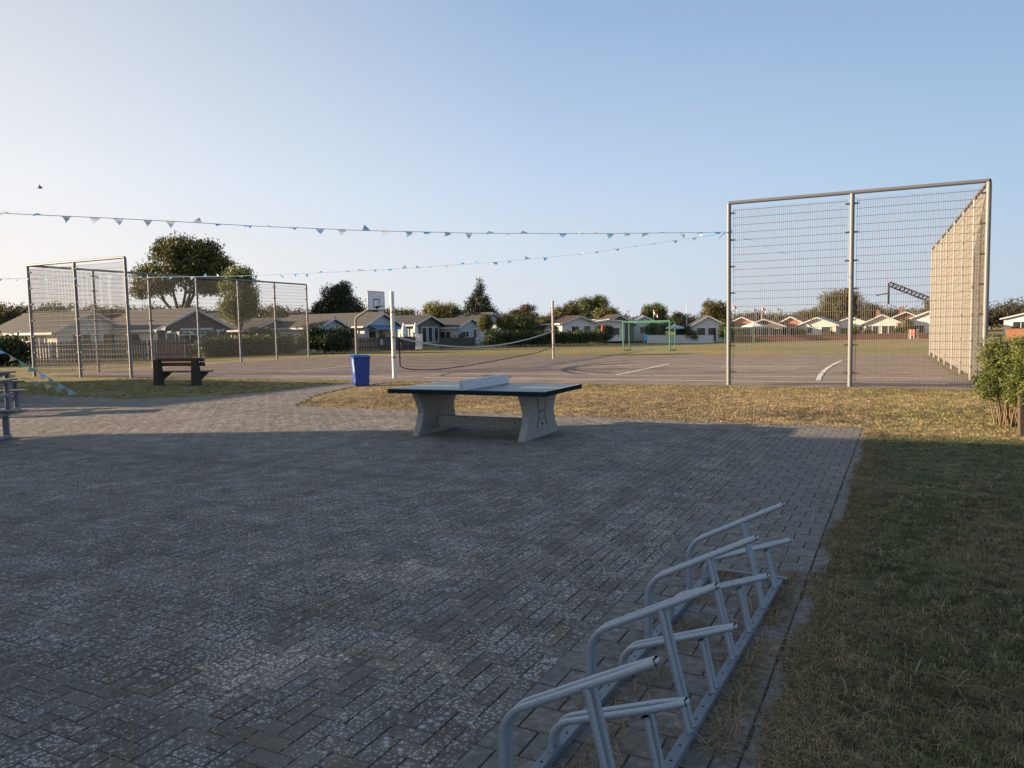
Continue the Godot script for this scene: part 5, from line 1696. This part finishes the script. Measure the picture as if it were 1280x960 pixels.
	# garden shrubs
	for q in [["large dark round bush beside the left mesh fence", Vector3(-37.6, 0, -45.3), 4.6, 2.1, 3000, dk0, Color(0.035, 0.055, 0.018)], ["pale flowering bush above the long clipped hedge", Vector3(-45.4, 0, -47.0), 2.2, 2.2, 800, Color(0.07, 0.07, 0.03), Color(0.2, 0.15, 0.08)], ["bright yellow green bush far behind the left mesh fence", Vector3(-77.8, 0, -51.6), 6.0, 4.8, 1500, Color(0.12, 0.14, 0.03), Color(0.27, 0.28, 0.07)], ["dark bush before the pale flat house", Vector3(-30.4, -0.2, -88.5), 2.4, 2.1, 900, dk0, dk1], ["leafy bush behind the green goal", Vector3(-27.2, -0.5, -101.0), 3.2, 2.6, 1000, dk0, gr1], ["bush before the white gabled house with porch", Vector3(-23.0, -0.6, -103.0), 1.8, 1.5, 500, br0, ye1], ["green bush right of the house with porch", Vector3(-18.6, -0.7, -105.0), 2.4, 2.6, 800, gr0, gr1], ["dark green bush left of the house with porch", Vector3(-24.2, -0.6, -104.2), 2.6, 2.2, 700, dk0, gr1], ["upright green bush right of the centre fence post", Vector3(-3.2, -1.0, -114.0), 1.6, 2.1, 700, gr0, ye1], ["leaning green bush under the long white roof edge", Vector3(3.2, -1.0, -117.5), 2.2, 2.9, 800, gr0, ye1], ["low bush at the left end of the brick garden wall", Vector3(-17.2, -1.0, -109.2), 1.5, 1.3, 400, gr0, ye1], ["dark shrub left of the terracotta gabled house", Vector3(-13.6, -1.0, -113.0), 1.3, 2.0, 450, dk0, gr1], ["round shrub between the terracotta and the cream gabled houses", Vector3(-10.2, -1.0, -114.4), 1.5, 1.7, 450, gr0, gr1], ["brownish shrub before the cream house with the small dark window", Vector3(-6.4, -1.0, -114.2), 1.7, 1.3, 450, br0, br1], ["low shrub left of the glazed green veranda", Vector3(-1.6, -1.0, -115.6), 1.2, 1.5, 350, gr0, ye1], ["dark shrub between the veranda and the red play enclosure", Vector3(2.2, -1.0, -115.3), 1.3, 1.8, 400, dk0, gr1], ["tall shrub right of the white gabled house with small windows behind the picket fence", Vector3(-51.5, 0, -45.9), 2.0, 2.4, 700, gr0, gr1], ["rounded shrub between the two low dark roofs", Vector3(-47.0, 0, -49.6), 2.2, 1.9, 700, gr0, ye1], ["small shrub at the corner of the brown gabled house", Vector3(-41.5, 0, -71.9), 1.4, 1.5, 400, dk0, gr1], ["small yellow green bush before the planter wall", Vector3(15.4, -1.0, -117.2), 1.0, 1.6, 300, gr0, ye1]]:
		tree("garden_bush", q[0], "shrub", q[1], round_blobs(q[2], 0.0, q[3], 7), q[4], 0.3, q[5], q[6], [q[3] * 0.7, 0.06, 5, q[2] * 0.3, 0.4], "", -0.45)
	# woods on the skyline
	var buf := new_leaves()
	var o := thing("woodland", "", "")
	tag(o, "continuous brown green woodland along the left skyline", "woodland", "", "stuff")
	var bl := []
	for k in 64:
		# from the far left to behind the cream house
		var t := k / 63.0
		var az := deg_to_rad(lerpf(66.0, 33.5, t))
		var d := 112.0 + rf(-6, 6)
		var p := Vector3(-sin(az) * d, 0, -cos(az) * d)
		var h := lerpf(5.4, 4.3, t) * rf(0.9, 1.1) + 1.2 * smoothstep(0.16, 0.0, t)
		bl.append([p + Vector3(0, h * 0.5, 0), Vector3(2.6, h * 0.5, 2.6)])
		bl.append([p + Vector3(rf(-2, 2), h * 0.75, rf(-2, 2)), Vector3(1.6, h * 0.3, 1.6)])
	crown(buf, 0, bl, 26000, 0.6, Color(0.038, 0.043, 0.014), Color(0.115, 0.105, 0.032), 91, -0.4, 0.4)
	part("crowns", buf, M.leaf, o)
	buf = new_leaves()
	o = thing("woodland", "", "")
	tag(o, "low distant tree line along the middle and right skyline", "woodland", "", "stuff")
	bl = []
	for k in 60:
		var t := k / 59.0
		var az := deg_to_rad(lerpf(34.0, -14.0, t))
		var d := 185.0 + rf(-8, 8)
		var p := Vector3(-sin(az) * d, -1.0, -cos(az) * d)
		var h := (5.2 if t < 0.75 else 6.2) * rf(0.75, 1.1)
		bl.append([p + Vector3(0, h * 0.5, 0), Vector3(3.4, h * 0.5, 3.0)])
	crown(buf, 0, bl, 16000, 0.9, Color(0.035, 0.038, 0.018), Color(0.11, 0.09, 0.04), 92, -0.4, 0.3)
	part("crowns", buf, M.leaf, o)
